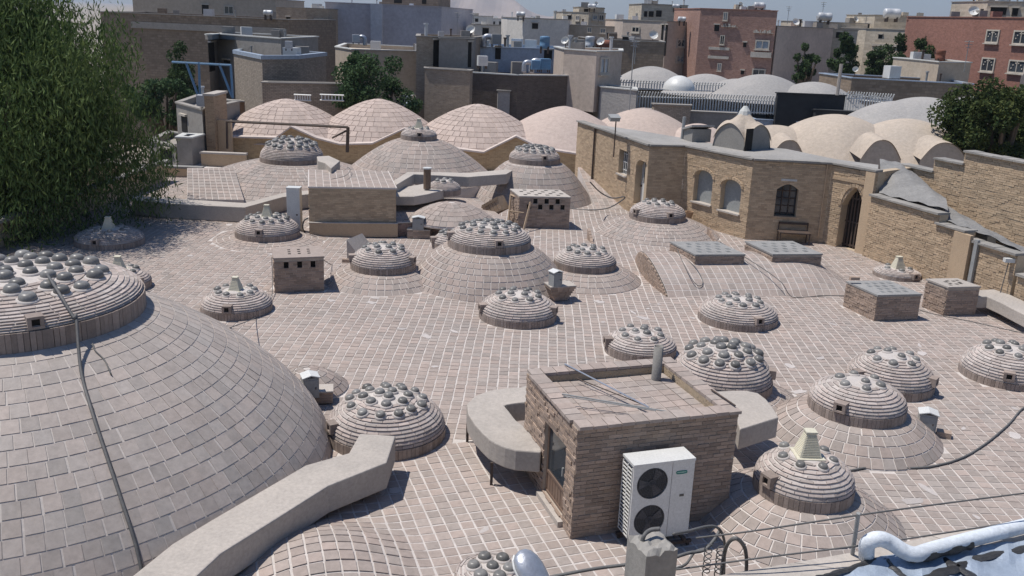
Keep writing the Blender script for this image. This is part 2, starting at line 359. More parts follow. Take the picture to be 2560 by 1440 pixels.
def brick_dome(label, px, py, rx, top, z0=0., skirt=None, bulbs=((.52, 10), (.25, 5)), socks=(10,), cap=None, rb=.115, drum=.2, parts=0, bulb_ph=.2, courses=None, hbulb=.85, stile=.23, skirt_parts=0, smat=None, group='glass-studded brick domes on the bathhouse roof', shell=1.0, topflat=False):
    c = G(px, py, z0); R = rx / ppm(c); H = zat(c[0], c[1], top) - z0 - .04; H = max(.3, H)
    t = thing('brick_dome', label, 'dome', c, group=group)
    c3 = np.array([c[0], c[1], 0.])
    hc = max(.1, H - drum)
    def prof(s):      # s 0..1 from the drum's rim to the crown
        a = s * math.pi / 2
        return (R * .985 * math.cos(a) ** 1.12, z0 + drum + hc * math.sin(a) ** .95)
    # mortar body
    body = [(R * .975, z0 - .05), (R * .975, z0 + drum)] + [(max(.01, prof(s)[0] - .018), prof(s)[1] - .008) for s in np.linspace(.03, 1, 18)]
    sh = MB().rev(fr(*c3), body, 40)
    # bulbs
    sock_a = [R_(a) for a in socks]
    bl = []
    for (fr_, n) in bulbs:
        ph = random.uniform(0, 6.28) if bulb_ph is None else bulb_ph + fr_ * 2
        for k in range(n):
            a = ph + 2 * math.pi * k / n + random.uniform(-.06, .06); bl.append((fr_ + random.uniform(-.02, .02), a))
    def surf(rf):
        lo, hi = 0., 1.
        for _ in range(30):
            mid = (lo + hi) / 2
            if prof(mid)[0] > rf * R: lo = mid
            else: hi = mid
        s = lo; p0, p1 = prof(max(0, s - .02)), prof(min(1, s + .02)); d = (p1[0] - p0[0], p1[1] - p0[1]); l = math.hypot(*d)
        return prof(s), (d[1] / l, -d[0] / l)
    placed = []
    for (rf, a) in bl:
        (r, z), nn = surf(max(rf, .02)); tilt = math.atan2(nn[0], nn[1]) * .72
        m = fr(c[0] + r * math.sin(a), c[1] - r * math.cos(a), z) @ np.array(Matrix.Rotation(a, 4, 'Z') @ Matrix.Rotation(tilt, 4, 'X'))
        b = rb * .86 * random.uniform(.9, 1.08); mm = m @ np.diag([b, b, b * hbulb * random.uniform(.9, 1.1), 1.])
        sh.rev(m, [(b * 1.34, -.06), (b * 1.30, .006), (b * 1.12, .028), (b * .9, .028)], 12, cap=False)
        placed.append(mm)
    sh = sh.build('dome_shell', DMORT, t, smooth=True)
    for mm in placed: link('glass_bulb', BULB, t, mm)
    # soldier course of the drum
    n = round(2 * math.pi * R / .085)
    dr = [([(R, z0 - .03), (R, z0 + drum - .008), (R * .94, z0 + drum - .008), (R * .94, z0 - .03)], n, .006, 0.)]
    rings(t, c3, dr, 'drum_brick', DRUM, 0)
    # stepped courses
    nc = courses or max(6, round((hc + .45 * R) / .098)); RG = []
    smax = .74
    for k in range(nc):
        s0, s1 = smax * k / nc, smax * (k + 1) / nc
        p0, p1 = prof(s0), prof(s1); dz = p1[1] - p0[1]; dr_ = p0[0] - p1[0]
        L = math.hypot(dz, dr_); ux, uz = -dr_ / L, dz / L; nx_, nz_ = uz, -ux; g = .030
        a = (p0[0] + ux * g / 2, p0[1] + uz * g / 2); b = (p1[0] - ux * g / 2, p1[1] - uz * g / 2); o = .004
        sec = [(a[0] + nx_ * (o + .006), a[1] + nz_ * (o + .006)), (b[0] + nx_ * o * .3, b[1] + nz_ * o * .3), (b[0] - nx_ * .06, b[1] - nz_ * .06), (a[0] - nx_ * .06, a[1] - nz_ * .06)]
        RG.append((sec, max(8, round(2 * math.pi * a[0] / .215)), .010, random.uniform(0, 6.28)))
    rings(t, c3, RG, 'brick', DBRICK, parts)
    for sa in sock_a:
        p = prof(.17); m = fr(c[0] + p[0] * math.sin(sa), c[1] - p[0] * math.cos(sa), p[1], sa)
        s_ = link('vent_block', SOCK, t, m); link('vent_hole', SOCKH, s_, m)
    if cap: cap_on(t, c, z0 + H - .05, cap[0], cap[1] if len(cap) > 1 else False, random.uniform(-.1, .25))
    if skirt:
        Rs, zb, ex = skirt
        pr = []
        for k in range(13):
            q = 1 - k / 12; r = R * .97 + (Rs - R * .97) * q; pr.append((r, zb + (z0 - zb) * (1 - q ** ex)))
        MB().rev(fr(*c3), [(pr[0][0] + .03, -.2)] + [(max(.01, p[0] - .008), p[1] - .009) for p in pr], 120, cap=False).build('skirt', GROUT, t, smooth=True)
        sk_ = [o for o in t.children if o.name.startswith('skirt')][0]
        rings(sk_, c3, tile_rings(pr, stile, gap=.028), 'tile', smat or TILE, skirt_parts)
        hole_c(c[0], c[1], Rs - .03)
    else: hole_c(c[0], c[1], R - .02)
    return t, c, R, H

# ---------------------------------------------------------------- the great dome on the left with its lantern
BZ = 2.8; bc = G(30, 782, BZ); BR0 = 313 / ppm(bc); BR = 5.35
def bigz(r):
    q = min(1., max(0., (r - BR0) / (BR - BR0))); return BZ * (1 - q ** 1.15) ** .66
big = thing('tiled_dome', 'huge tiled dome filling the left foreground, carrying the widest glass-studded lantern', 'dome', (bc[0], bc[1], 0))
pr = [(BR0 * .998 + (BR - BR0 * .998) * math.cos(a) , bigz(BR0 * .998 + (BR - BR0 * .998) * math.cos(a))) for a in np.linspace(0.0, math.pi / 2, 60)]
MB().rev(fr(bc[0], bc[1], 0), [(BR - .012, -.3)] + [(p[0] - .005, p[1] - .005) for p in pr], 280, cap=False).build('dome_shell', GROUT, big, smooth=True)
rings(big, (bc[0], bc[1], 0.), tile_rings(pr, .25, gap=.019), 'tile', TILE2, 300)
hole_c(bc[0], bc[1], BR - .05)
brick_dome('broad brick lantern crowded with large glass bulbs on top of the huge left dome', 30, 782, 313, 676, BZ, drum=.32, rb=.155,
           bulbs=((.66, 18), (.50, 14), (.34, 9), (.18, 5), (.02, 1)), socks=(38,), parts=240, courses=14, bulb_ph=.05, hbulb=.85)
# ---------------------------------------------------------------- the smaller domes
DOMES = [
 ('brick dome with many glass bulbs, a cement duct running into its front', 966, 1085, 147, 980, 0, dict(bulbs=((.60, 13), (.36, 8), (.12, 3)), socks=(-58,), parts=200)),
 ('brick dome with a cream ventilator, standing alone left of the three-holed brick vent box', 592, 775, 87, 718, 0, dict(bulbs=((.5, 9),), cap=(.85,), socks=(2,), parts=60)),
 ('brick dome with a cream ventilator, half hidden behind the broad lantern', 300, 715, 75, 668, 0, dict(bulbs=((.55, 8),), cap=(.95,), socks=(60,))),
 ('low brick dome with a cream ventilator in the dappled shade of the tree', 275, 608, 82, 566, 0, dict(bulbs=((.5, 8),), cap=(.95,), socks=(0,))),
 ('brick dome with a cream ventilator beside the white metal cabinet', 669, 588, 79, 535, .15, dict(bulbs=((.62, 13), (.38, 8)), cap=(.95,), socks=(0,), skirt=(2.0, 0, 1.3))),
 ('bulb-studded brick dome on a tiled skirt, next to the grey triangular plate', 958, 668, 81, 610, .4, dict(bulbs=((.56, 9), (.28, 5)), socks=(75, -75), skirt=(1.85, 0, 1.6), skirt_parts=60)),
 ('largest middle brick dome, raised on a steep skirt of square tiles', 1223, 612, 104, 556, 1.12, dict(bulbs=((.66, 14), (.42, 9), (.18, 4)), socks=(15, -75), skirt=(2.55, 0, 1.5), parts=120, skirt_parts=150, rb=.125, drum=.22)),
 ('small brick dome peeping out behind the largest middle dome', 1128, 618, 48, 577, .35, dict(bulbs=((.5, 7),), socks=(-70,))),
 ('bulb-studded brick dome on a low tiled skirt, right of the boat-shaped pedestal', 1462, 665, 78, 617, .4, dict(bulbs=((.56, 10), (.28, 5)), socks=(), skirt=(1.85, 0, 1.6), skirt_parts=60)),
 ('free-standing brick dome in the middle of the flat tiles', 1294, 792, 97, 727, 0, dict(bulbs=((.52, 9), (.24, 4)), socks=(-72, 72), parts=160)),
 ('brick dome on a tiled skirt in front of the tan house door', 1643, 545, 70, 500, .55, dict(bulbs=((.5, 9), (.22, 4)), socks=(18, -60), skirt=(2.5, 0, 1.5), skirt_parts=60)),
 ('brick dome in front of the low vault with two skylight boxes', 1843, 800, 98, 742, 0, dict(bulbs=((.52, 10), (.26, 5)), socks=(18,), parts=140)),
 ('brick dome just behind the kiosk roof, left of the crowded dome', 1600, 878, 89, 825, 0, dict(bulbs=((.55, 8), (.2, 3)), socks=(-80,), parts=60)),
 ('brick dome crowded with dark glass bulbs behind the kiosk roof', 1802, 960, 124, 858, .3, dict(bulbs=((.68, 13), (.46, 9), (.2, 5)), socks=(75,), rb=.135, skirt=(1.75, 0, 1.2), parts=140, skirt_parts=40)),
 ('brick dome behind the skirted dome on the right', 2222, 962, 105, 880, 0, dict(bulbs=((.5, 8), (.2, 2)), socks=(50, -70), parts=120)),
 ('brick dome on a wide fan of tile rings at the right', 2140, 1022, 117, 945, .5, dict(bulbs=((.42, 6), (.12, 1)), socks=(-40,), skirt=(1.75, 0, 1.5), parts=160, skirt_parts=110)),
 ('nearest right-hand brick dome, topped by a louvred cream ventilator', 2006, 1222, 122, 1125, .55, dict(bulbs=((.5, 7),), cap=(1.0, True), socks=(-62,), skirt=(1.75, 0, 1.35), parts=200, skirt_parts=110, rb=.1)),
 ('brick dome cut by the right edge of the picture', 2512, 942, 107, 862, 0, dict(bulbs=((.5, 9), (.24, 4)), socks=(-25,), parts=80)),
 ('low flat dome with a cream ventilator at the foot of the garden wall', 2241, 690, 57, 668, 0, dict(bulbs=((.5, 5),), cap=(1.0,), socks=(25,), drum=.14)),
 ('brick lantern with three rows of bulbs on the far left tiled mound', 730, 402, 78, 344, 1.25, dict(bulbs=((.72, 17), (.52, 12), (.3, 7)), socks=(), skirt=(4.6, .25, 1.5), stile=.3, rb=.16, skirt_parts=60)),
 ('tiny brick lantern with a pointed ventilator on the far middle tiled dome', 1047, 347, 45, 316, 2.3, dict(bulbs=((.5, 7),), cap=(1.0,), socks=(8,), skirt=(3.7, .5, 1.45), stile=.3, skirt_parts=60, rb=.1)),
 ('brick lantern crowded with bulbs on the far right-hand tiled mound', 1336, 404, 64, 364, 1.7, dict(bulbs=((.70, 15), (.45, 10), (.2, 5)), socks=(22,), skirt=(2.75, .0, 1.5), stile=.3, rb=.14, skirt_parts=40)),
 ('small brick dome half hidden by the short curved cement duct', 1110, 482, 42, 447, .9, dict(bulbs=((.45, 6),), socks=(), courses=9)),
 ('small brick dome cut off by the bottom edge of the picture', 1228, 1462, 92, 1412, 0, dict(bulbs=((.48, 6), (.05, 1)), socks=(), bulb_ph=.55)),
]
DM = {}
for (lab, cx, cy, rx, top, z0, kw) in DOMES:
    DM[(cx, cy)] = brick_dome(lab, cx, cy, rx, top, z0, **kw)

# ---------------------------------------------------------------- low tiled swellings of the roof
def tile_patch(parent, fn, nu, nv, material, name='tile', gap=.07, thick=.02, lim=0, off=0):
    """square tiles on a curved sheet fn(u,v)"""
    cand = []
    for j in range(nv):
        for i in range(nu):
            g = gap / 2; uv = [(i + g, j + g), (i + 1 - g, j + g), (i + 1 - g, j + 1 - g), (i + g, j + 1 - g)]
            P = [np.array(fn(u / nu, v / nv)) for (u, v) in uv]; n = np.cross(P[1] - P[0], P[3] - P[0]); n = n / (np.linalg.norm(n) + 1e-9)
            if n[2] < 0: n = -n; P = P[::-1]
            cand.append((ppm(P[0]) ** 2, P, n))
    cand.sort(key=lambda t: -t[0]); m = MB()
    for k, (_, P, n) in enumerate(cand):
        T = [p + n * (.006 + random.uniform(-.001, .002)) for p in P]; Bt = [p - n * thick for p in P]
        if k < lim: MB().slab(T, Bt).build(name, material, parent)
        else: m.slab(T, Bt)
    if m.v: m.build(name, material, parent, kind='stuff')

# barrel vault carrying the two skylight boxes
va, vb = G(1672, 744), G(1590, 648); vd = vb[:2] - va[:2]; vch = np.linalg.norm(vd); vd = vd / vch
vx = G(2100, 738)[:2] - va[:2]; vx = vx / np.linalg.norm(vx); VL, VRISE = 6.4, .78
def vault(u, v):
    e = 1 - max(0, (u - .72) / .28) ** 2 * .75
    z = VRISE * math.sin(math.pi * min(max(v, 0), 1)) ** .8 * e
    p = va[:2] + vx * (u * VL) + vd * (v * vch) + vx * (-.22 * math.sin(math.pi * v)) * (1 - u)
    return np.array([p[0], p[1], z - .02])
vt = thing('tiled_vault', 'low barrel vault of square tiles carrying two skylight boxes before the house', 'vault', (va[0], va[1], 0))
m = MB(); m.grid(vault, 24, 20)
m.grid(lambda u, v: np.array([*vault(1, u)[:2], vault(1, u)[2] * v - .05 * (1 - v)]), 20, 1); m.build('vault_shell', GROUT, vt, smooth=True)
tile_patch(vt, vault, 25, 20, TILE, lim=60, gap=.12)
# its brick end face: thin courses following the arch
m = MB()
for k in range(11):
    z0, z1 = k * .068, k * .068 + .058
    vs = [v for v in np.linspace(0, 1, 101) if vault(0, v)[2] > z1 + .005]
    if len(vs) < 2: continue
    v0, v1 = vs[0], vs[-1]; nb = max(1, round((v1 - v0) * vch / .21))
    for b in range(nb):
        a0, a1 = v0 + (v1 - v0) * (b + .03) / nb, v0 + (v1 - v0) * (b + .97) / nb
        P0, P1 = vault(0, a0), vault(0, a1); o = -vx * .05
        q = [(P0[0], P0[1]), (P0[0] + o[0], P0[1] + o[1]), (P1[0] + o[0], P1[1] + o[1]), (P1[0], P1[1])]
        m.prism(q, z0, z1)
m.build('end_brick', KBRICK, vt, kind='stuff')
m = MB(); vs = np.linspace(0, 1, 21)
m.add([(*(vault(0, v)[:2] - vx * .02), -.05) for v in vs] + [(*(vault(0, v)[:2] - vx * .02), vault(0, v)[2] - .005) for v in vs], [(i, i + 1, i + 22, i + 21) for i in range(20)]); m.build('end_mortar', KMORT, vt)
hole_b(np.array([[vx[0], vd[0], 0, va[0]], [vx[1], vd[1], 0, va[1]], [0, 0, 1, 0], [0, 0, 0, 1]]), 0, VL, .05, vch - .05)

# shallow tiled swelling beside the great dome, and one beyond the vault
def mound(label, px, py, rpx, h, z0=0., tile=.24, lim=0, material=None, ex=2.):
    c = G(px, py, z0); R = rpx / ppm(c)
    t = thing('tiled_mound', label, 'mound', c, group='low tiled swellings of the bathhouse roof')
    pr = [(R * (1 - k / 14) + .02, z0 + h * (1 - (1 - k / 14) ** ex)) for k in range(15)]
    MB().rev(fr(c[0], c[1], 0), [(pr[0][0], z0 - .1)] + [(max(.01, p[0] - .012), p[1] - .01) for p in pr], 80).build('mound_shell', GROUT, t, smooth=True)
    rings(t, (c[0], c[1], 0), tile_rings(pr[:-1], tile, gap=.017), 'tile', material or TILE, lim)
    hole_c(c[0], c[1], R - .03)
mound('shallow tiled swelling just right of the huge left dome', 768, 965, 100, .42, lim=60, tile=.2)

# ---------------------------------------------------------------- the flat field of square floor tiles
def field(rot, size, gap, org, pred, cand):
    ca, sa = math.cos(rot), math.sin(rot); n = 110
    for i in range(-n, n):
        for j in range(-n, n):
            x = org[0] + (i + .5) * size * ca - (j + .5) * size * sa; y = org[1] + (i + .5) * size * sa + (j + .5) * size * ca
            if not (TX0 + .2 < x < TX1 - .2 and TY0 + .2 < y < TY1 - .2): continue
            if not pred(x, y): continue
            cand.append((x, y, rot, size - gap))
SEAM = 3.75
def area2(x, y):
    k = kloc(x, y); return k[1] < SEAM and x < 5.6 - .25 * (k[1] < 0) * k[1]
LIME = mat('lime_smear', (.45, .41, .385), (.40, .365, .345), scale=5, fine=30, rv=.14, rough=.95)
def lay_floor():
    cand = []
    field(KROT, .232, .030, K0 + (KM @ np.array([0, SEAM, 0, 0]))[:2], lambda x, y: kloc(x, y)[1] < SEAM - .04 and area2(x, y), cand)
    field(R_(-1.2), .235, .028, (0., 20.), lambda x, y: not area2(x, y) and kloc(x, y)[1] > (SEAM + .06 if x < 5.6 else -99), cand)
    out = []
    for (x, y, rot, s) in cand:
        q = proj((x, y, 0))
        if not (-120 < q[0] < 2700 and 380 < q[1] < 1560): continue
        if in_hole(x, y): continue
        out.append((q, x, y, rot, s))
    def key(t): return t[2] + (0 if -5 < t[0][0] < 2560 and t[0][1] < 1440 else 100)
    out.sort(key=key)
    # one tile mesh, bevelled
    h, c, t = .5, .47, .02
    V = [(-h, -h, -t), (h, -h, -t), (h, h, -t), (-h, h, -t), (-h, -h, .002), (h, -h, .002), (h, h, .002), (-h, h, .002), (-c, -c, .006), (c, -c, .006), (c, c, .006), (-c, c, .006)]
    Fc = [(8, 9, 10, 11)] + [(i, (i + 1) % 4, (i + 1) % 4 + 4, i + 4) for i in range(4)] + [(i + 4, (i + 1) % 4 + 4, (i + 1) % 4 + 8, i + 8) for i in range(4)]
    me = mesh_np('tile', np.array(V), Fc, TILE)
    bulk = MB()
    for k, (q, x, y, rot, s) in enumerate(out):
        e = .05; z = hfun(x, y); gx = (hfun(x + e, y) - hfun(x - e, y)) / (2 * e); gy = (hfun(x, y + e) - hfun(x, y - e)) / (2 * e)
        rot2 = rot + random.gauss(0, .011); s2 = s * random.uniform(.955, 1.025); x += random.gauss(0, .003) + .012 * math.sin(y * 1.1); y += random.gauss(0, .003) + .012 * math.sin(x * .9)
        ca, sa = math.cos(rot2), math.sin(rot2); n = np.array([-gx, -gy, 1.]); n /= np.linalg.norm(n)
        ex = np.array([ca, sa, ca * gx + sa * gy]); ex /= np.linalg.norm(ex); ey = np.cross(n, ex)
        dz = random.gauss(0, .0018)
        if k < 300:
            m = np.eye(4); m[:3, 0] = ex * s2; m[:3, 1] = ey * s2; m[:3, 2] = n; m[:3, 3] = (x, y, z + dz); link('tile', me, terrace, m)
        else:
            P = [np.array([x, y, z + dz]) + ex * a * s2 / 2 + ey * b * s2 / 2 for (a, b) in ((-1, -1), (1, -1), (1, 1), (-1, 1))]
            T = [p + n * .005 for p in P]; Bt = [p - n * .01 for p in P]
            b = len(bulk.v); bulk.v.extend([tuple(p) for p in T + Bt]); r = random.random()
            for f in ((0, 1, 2, 3), (0, 4, 5, 1), (1, 5, 6, 2), (2, 6, 7, 3), (3, 7, 4, 0)): bulk.f.append(tuple(b + i for i in f)); bulk.r.append(r); bulk.mi.append(0)
    bulk.build('tile', TILE, terrace, kind='stuff')
    # smears of lime left on the tiles by repairs
    m = MB(); rg = np.random.default_rng(21)
    for k in range(150):
        q, x, y, rot, s = out[int(rg.integers(0, min(len(out), 9000)))]; n = 9; r = rg.uniform(.06, .26); a0 = rg.uniform(0, 6.28); el = rg.uniform(.25, .8)
        P = []
        for i in range(n):
            a = 6.283 * i / n; rr = r * rg.uniform(.55, 1.1); u, v = rr * math.cos(a), rr * el * math.sin(a); px_, py_ = x + u * math.cos(a0) - v * math.sin(a0), y + u * math.sin(a0) + v * math.cos(a0); P.append((px_, py_, hfun(px_, py_) + .0085))
        if any(in_hole(p[0], p[1]) for p in P) or hfun(x, y) > .04: continue
        m.add(P, [tuple(range(n))])
    m.build('lime_smear', LIME, terrace, kind='stuff')
    return len(out)
# ================================================================ brick walls
def brick_wall(parent, A, B, z0, H, mb, mm, openings=(), bl=.215, bh=.068, t=.2, s_in=(0, 0), limit=0, proud=.01, name='wall', rough=.006, slope=0., bricks=True):
    """wall from A to B (left to right seen from outside). s_in: how much the core is shortened at each end.
    openings: (s0, s1, zlo, zhi, kind, rise)"""
    A = np.array(A[:2], float); B = np.array(B[:2], float); L = np.linalg.norm(B - A); rot = math.atan2(B[1] - A[1], B[0] - A[0]); M = fr(A[0], A[1], z0, rot)
    def top(o, s):
        s0, s1, a, b, kind, rise = o
        if kind is None: return b
        q = abs((s - s0) / (s1 - s0) * 2 - 1)
        if kind == 'round': return b - rise + rise * math.sqrt(max(0, 1 - q * q))
        return b - rise + rise * (1 - q ** 1.6)            # pointed
    br = {s_in[0], L - s_in[1]}
    for o in openings:
        br |= set(np.linspace(o[0], o[1], 13 if o[4] else 2))
    br = sorted(b for b in br if s_in[0] - 1e-6 <= b <= L - s_in[1] + 1e-6); m = MB()
    for a, b in zip(br[:-1], br[1:]):
        if b - a < 1e-5: continue
        o = next((o for o in openings if o[0] - 1e-6 <= a and b <= o[1] + 1e-6), None)
        ha, hb = H + slope * a, H + slope * b
        def wedge(za, zb, ta, tb):
            P = [(a, 0, ta), (b, 0, tb), (b, t, tb), (a, t, ta)]; Q = [(a, 0, za), (b, 0, zb), (b, t, zb), (a, t, za)]
            m.slab([(M @ np.array([*p, 1]))[:3] for p in P], [(M @ np.array([*p, 1]))[:3] for p in Q], .5)
        if o is None: wedge(0, 0, ha, hb)
        else:
            if o[2] > 0: wedge(0, 0, o[2], o[2])
            wedge(top(o, a + 1e-5), top(o, b - 1e-5), ha, hb)
    w = m.build(name, mm, parent)
    if not bricks: return w, M, L
    rows = int(max(H, H + slope * L) / bh); cand = []
    for k in range(rows):
        za, zb = k * bh + .005, (k + 1) * bh - .006; zc = (za + zb) / 2
        s = -bl * (.5 if k % 2 else 0) - random.uniform(0, .02)
        blk = []
        for o in openings:
            if o[2] < zc < o[3]:
                ss = [x for x in np.linspace(o[0], o[1], 60) if top(o, x) > za]
                if ss: blk.append((ss[0] - .004, ss[-1] + .004))
        while s < L:
            a, b = max(s, .001), min(s + bl - .011, L - .001); s += bl * random.uniform(.96, 1.04)
            if b - a < .03 or H + slope * (a + b) / 2 < zb: continue
            segs = [(a, b)]
            for (p, q) in blk:
                nx_ = []
                for (u, v) in segs:
                    if v <= p or u >= q: nx_.append((u, v))
                    else:
                        if u < p - .02: nx_.append((u, p))
                        if v > q + .02: nx_.append((q, v))
                segs = nx_
            for (u, v) in segs: cand.append((u, v, za, zb))
    if limit:
        cand.sort(key=lambda c: -(c[1] - c[0])); cand2 = cand[:limit]; random.shuffle(cand2)
        me = mesh_np('brick', np.array([(0, 0, 0), (1, 0, 0), (1, 1, 0), (0, 1, 0), (0, 0, 1), (1, 0, 1), (1, 1, 1), (0, 1, 1)], float), BOXF, mb)
        for (u, v, za, zb) in cand2:
            pr_ = proud + random.uniform(-rough, rough); mm_ = M @ fr(u, -pr_, za) @ np.diag([v - u, pr_ + .02, zb - za, 1]); link('brick', me, w, mm_)
        cand = cand[limit:]
    m = MB()
    for (u, v, za, zb) in cand: m.box(M, u, v, -(proud + random.uniform(-rough, rough)), .02, za, zb)
    if m.v: m.build('brick', mb, w, kind='stuff')
    return w, M, L
def K(x, y): return (KM @ np.array([x, y, 0, 1]))[:2]

# ================================================================ the kiosk with the outdoor unit
kiosk = thing('brick_kiosk', 'flat-roofed brick kiosk with a glazed door in the right foreground', 'kiosk', (K0[0], K0[1], 0), KROT)
hole_b(KM, 0, KW, 0, KD)
brick_wall(kiosk, K(0, 0), K(KW, 0), 0, KH - .06, KBRICK, KMORT, limit=150, name='wall')
wl, WLM, _ = brick_wall(kiosk, K(0, KD), K(0, 0), 0, KH - .06, KBRICK, KMORT, openings=[(KD - 1.40, KD - .42, .12, 1.42, None, 0)], s_in=(.2, .2), limit=150, proud=.016, rough=.012, bl=.23)
brick_wall(kiosk, K(KW, 0), K(KW, KD), 0, KH - .06, KBRICK, KMORT, s_in=(.2, .2))
brick_wall(kiosk, K(KW, KD), K(0, KD), 0, KH - .06, KBRICK, KMORT, bricks=False)
# coping tiles and sunk tiled roof
roofk = MB().box(KM, .21, KW - .21, .21, KD - .21, KH - .25, KH - .20).build('roof', GROUT, kiosk)
n1, n2 = 10, 8; tw, td = (KW - .5) / n1, (KD - .5) / n2
for i in range(n1):
    for j in range(n2):
        m = MB().box(KM, .25 + i * tw + .008, .25 + (i + 1) * tw - .008, .25 + j * td + .008, .25 + (j + 1) * td - .008, KH - .21, KH - .175 + random.uniform(0, .004) - .02 * math.sin(math.pi * i / n1)); m.build('tile', TILE, roofk)
par = MB()
for (x0, x1, y0, y1) in ((.2, KW - .2, .2, .235), (.2, KW - .2, KD - .235, KD - .2), (.2, .235, .236, KD - .236), (KW - .235, KW - .2, .236, KD - .236)):
    par.box(KM, x0, x1, y0, y1, KH - .34, KH - .062)
par = par.build('parapet_core', mat('rough_mortar', (.46, .36, .25), (.36, .29, .21), scale=4, fine=25, rv=.05, bump=.6, bdist=.03), kiosk)
def coping_run(parent, pts_fn, L, n, w0, w1, material=TILE, z=KH, th=.055, name='coping_tile'):
    for k in range(n):
        a, b = L * k / n + .006, L * (k + 1) / n - .006; m = MB(); m.box(pts_fn, a, b, w0, w1, z - th + random.uniform(-.003, .003), z + random.uniform(-.006, .006)); m.build(name, material, parent)
coping_run(kiosk, KM, KW + .04, 12, -.05, .235)
coping_run(kiosk, KM @ fr(0, KD, 0, 0), KW + .04, 12, -.235, .04)
coping_run(kiosk, KM @ fr(0, .24, 0, R_(90)), KD - .48, 9, -.235, .05)
coping_run(kiosk, KM @ fr(KW + .04, .24, 0, R_(90)), KD - .48, 9, -.01, .275)
# glazed door in the left wall
ds0, ds1 = KD - 1.40, KD - .42; DOORM = mat('door_bronze', (.20, .135, .10), (.16, .11, .085), scale=4, fine=30, rv=.05, rough=.5)
dm = MB()
for (a, b, z0, z1) in ((ds0, ds0 + .05, .12, 1.42), (ds1 - .05, ds1, .12, 1.42), (ds0 + .05, ds1 - .05, 1.37, 1.42), (ds0 + .05, ds1 - .05, .12, .17), (ds0 + .05, ds1 - .05, .50, .55)):
    dm.box(WLM, a, b, .05, .10, z0, z1)
door = dm.build('door', DOORM, kiosk)
MB().box(WLM, ds0 + .05, ds1 - .05, .07, .08, .55, 1.37).build('pane', PANE, door)
for k in range(7):
    w = (ds1 - ds0 - .1) / 7; MB().box(WLM, ds0 + .05 + k * w + .008, ds0 + .05 + (k + 1) * w - .008, .065, .085, .17, .5).build('panel_slat', DOORM, door)
MB().box(WLM, ds0 + .05, ds1 - .05, .09, .1, .17, .5).build('panel_back', DOORM, door)
MB().box(WLM, ds1 - .2, ds1 - .17, .02, .05, .8, .95).build('handle', METALG, door)
MB().box(WLM, ds0 - .05, ds1 + .05, -.1, .05, .0, .1).build('threshold', CONC, kiosk)
# pipe and rods lying on the roof
pp = G(1640, 948, KH - .18)
m = MB().rev(fr(pp[0], pp[1], KH - .2), [(.088, 0), (.088, .66), (.075, .66), (.075, .3)], 20, cap=False); m.build('vent_pipe', CONC2, label='grey pipe standing open-ended on the kiosk roof', cat='pipe', smooth=True)
def rod(label, a, b, r, za, zb, material=ZINC, sag=0):
    P, Q = G(a[0], a[1], za), G(b[0], b[1], zb); pts = [P + (Q - P) * t - np.array([0, 0, sag * 4 * t * (1 - t)]) for t in np.linspace(0, 1, 9)]
    MB().tube(pts, r, 6).build('metal_rod', material, label=label, cat='rod', group='rods lying on the kiosk roof')
rod('pale rod lying on the kiosk roof, its upper end on the rear coping', (1412, 910), (1622, 1018), .014, KH + .03, KH - .06)
rod('thin dark rod under the pale rod on the kiosk roof', (1440, 945), (1616, 1015), .009, KH - .08, KH - .08, IRON)
rod('grey rod reaching over the front coping of the kiosk roof', (1405, 985), (1676, 1030), .013, KH + .02, KH - .05, METALG)
rod('second grey rod side by side on the kiosk roof', (1408, 990), (1640, 1027), .009, KH + .02, KH - .05, METALG)
rod('short dark rod on the right coping of the kiosk', (1778, 974), (1838, 1014), .014, KH + .03, KH + .03, IRON)

# outdoor air-conditioning unit
ac = thing('air_conditioner', 'white outdoor air-conditioning unit with two round fans in front of the kiosk', 'air conditioner', (*K(.72, -.52), 0), KROT)
AM = KM @ fr(.73, -.56, .16); AW, AD_, AH = 1.05, .40, 1.34
m = MB()
hollow = [(.0, AW, .0, .04, 0, AH)]
m.box(AM, .02, AW, .03, AD_, .01, AH - .04)
m.build('casing', METALW, ac)
MB().box(AM, -.008, AW + .008, -.008, AD_ + .008, AH - .04, AH).build('top_cover', METALW, ac)
# front panel with two fan openings, built of strips round the circles
fx, fr_ = .335, .265; fz = (.345, .985)
m = MB()
def strips(m, x0, x1, z0, z1, cx, cz, r, y0, y1):
    ss = sorted(set([x0, x1, cx - r, cx + r] + list(cx + r * np.cos(np.linspace(0, math.pi, 21)))))
    for a, b in zip(ss[:-1], ss[1:]):
        if b - a < 1e-6: continue
        c = (a + b) / 2; d = abs(c - cx)
        ha = math.sqrt(max(0, r * r - (a - cx) ** 2)); hb = math.sqrt(max(0, r * r - (b - cx) ** 2))
        if d >= r: m.box(AM, a, b, y0, y1, z0, z1, .5)
        else:
            for (l0, l1, u0, u1) in ((z0, z0, cz - ha, cz - hb), (cz + ha, cz + hb, z1, z1)):
                T = [(a, y0, u0), (b, y0, u1), (b, y1, u1), (a, y1, u0)]; Q = [(a, y0, l0), (b, y0, l1), (b, y1, l1), (a, y1, l0)]
                m.slab([(AM @ np.array([*p, 1]))[:3] for p in T], [(AM @ np.array([*p, 1]))[:3] for p in Q], .5)
for z in fz: strips(m, .0, .66, z - .345 if z < .5 else .665, .665 if z < .5 else AH - .04, fx, z, fr_, 0, .03)
pan = m.build('fan_panel', METALW, ac)
MB().box(AM, .668, AW, 0, .03, 0.0, AH - .04).build('service_panel', METALW, ac)
MB().box(AM, .66, .668, .012, .03, 0, AH - .04).build('panel_joint', IRON, ac)
GRILL = mat('fan_grille_wire', (.075, .075, .08), None, rv=0, bump=0, rough=.5)
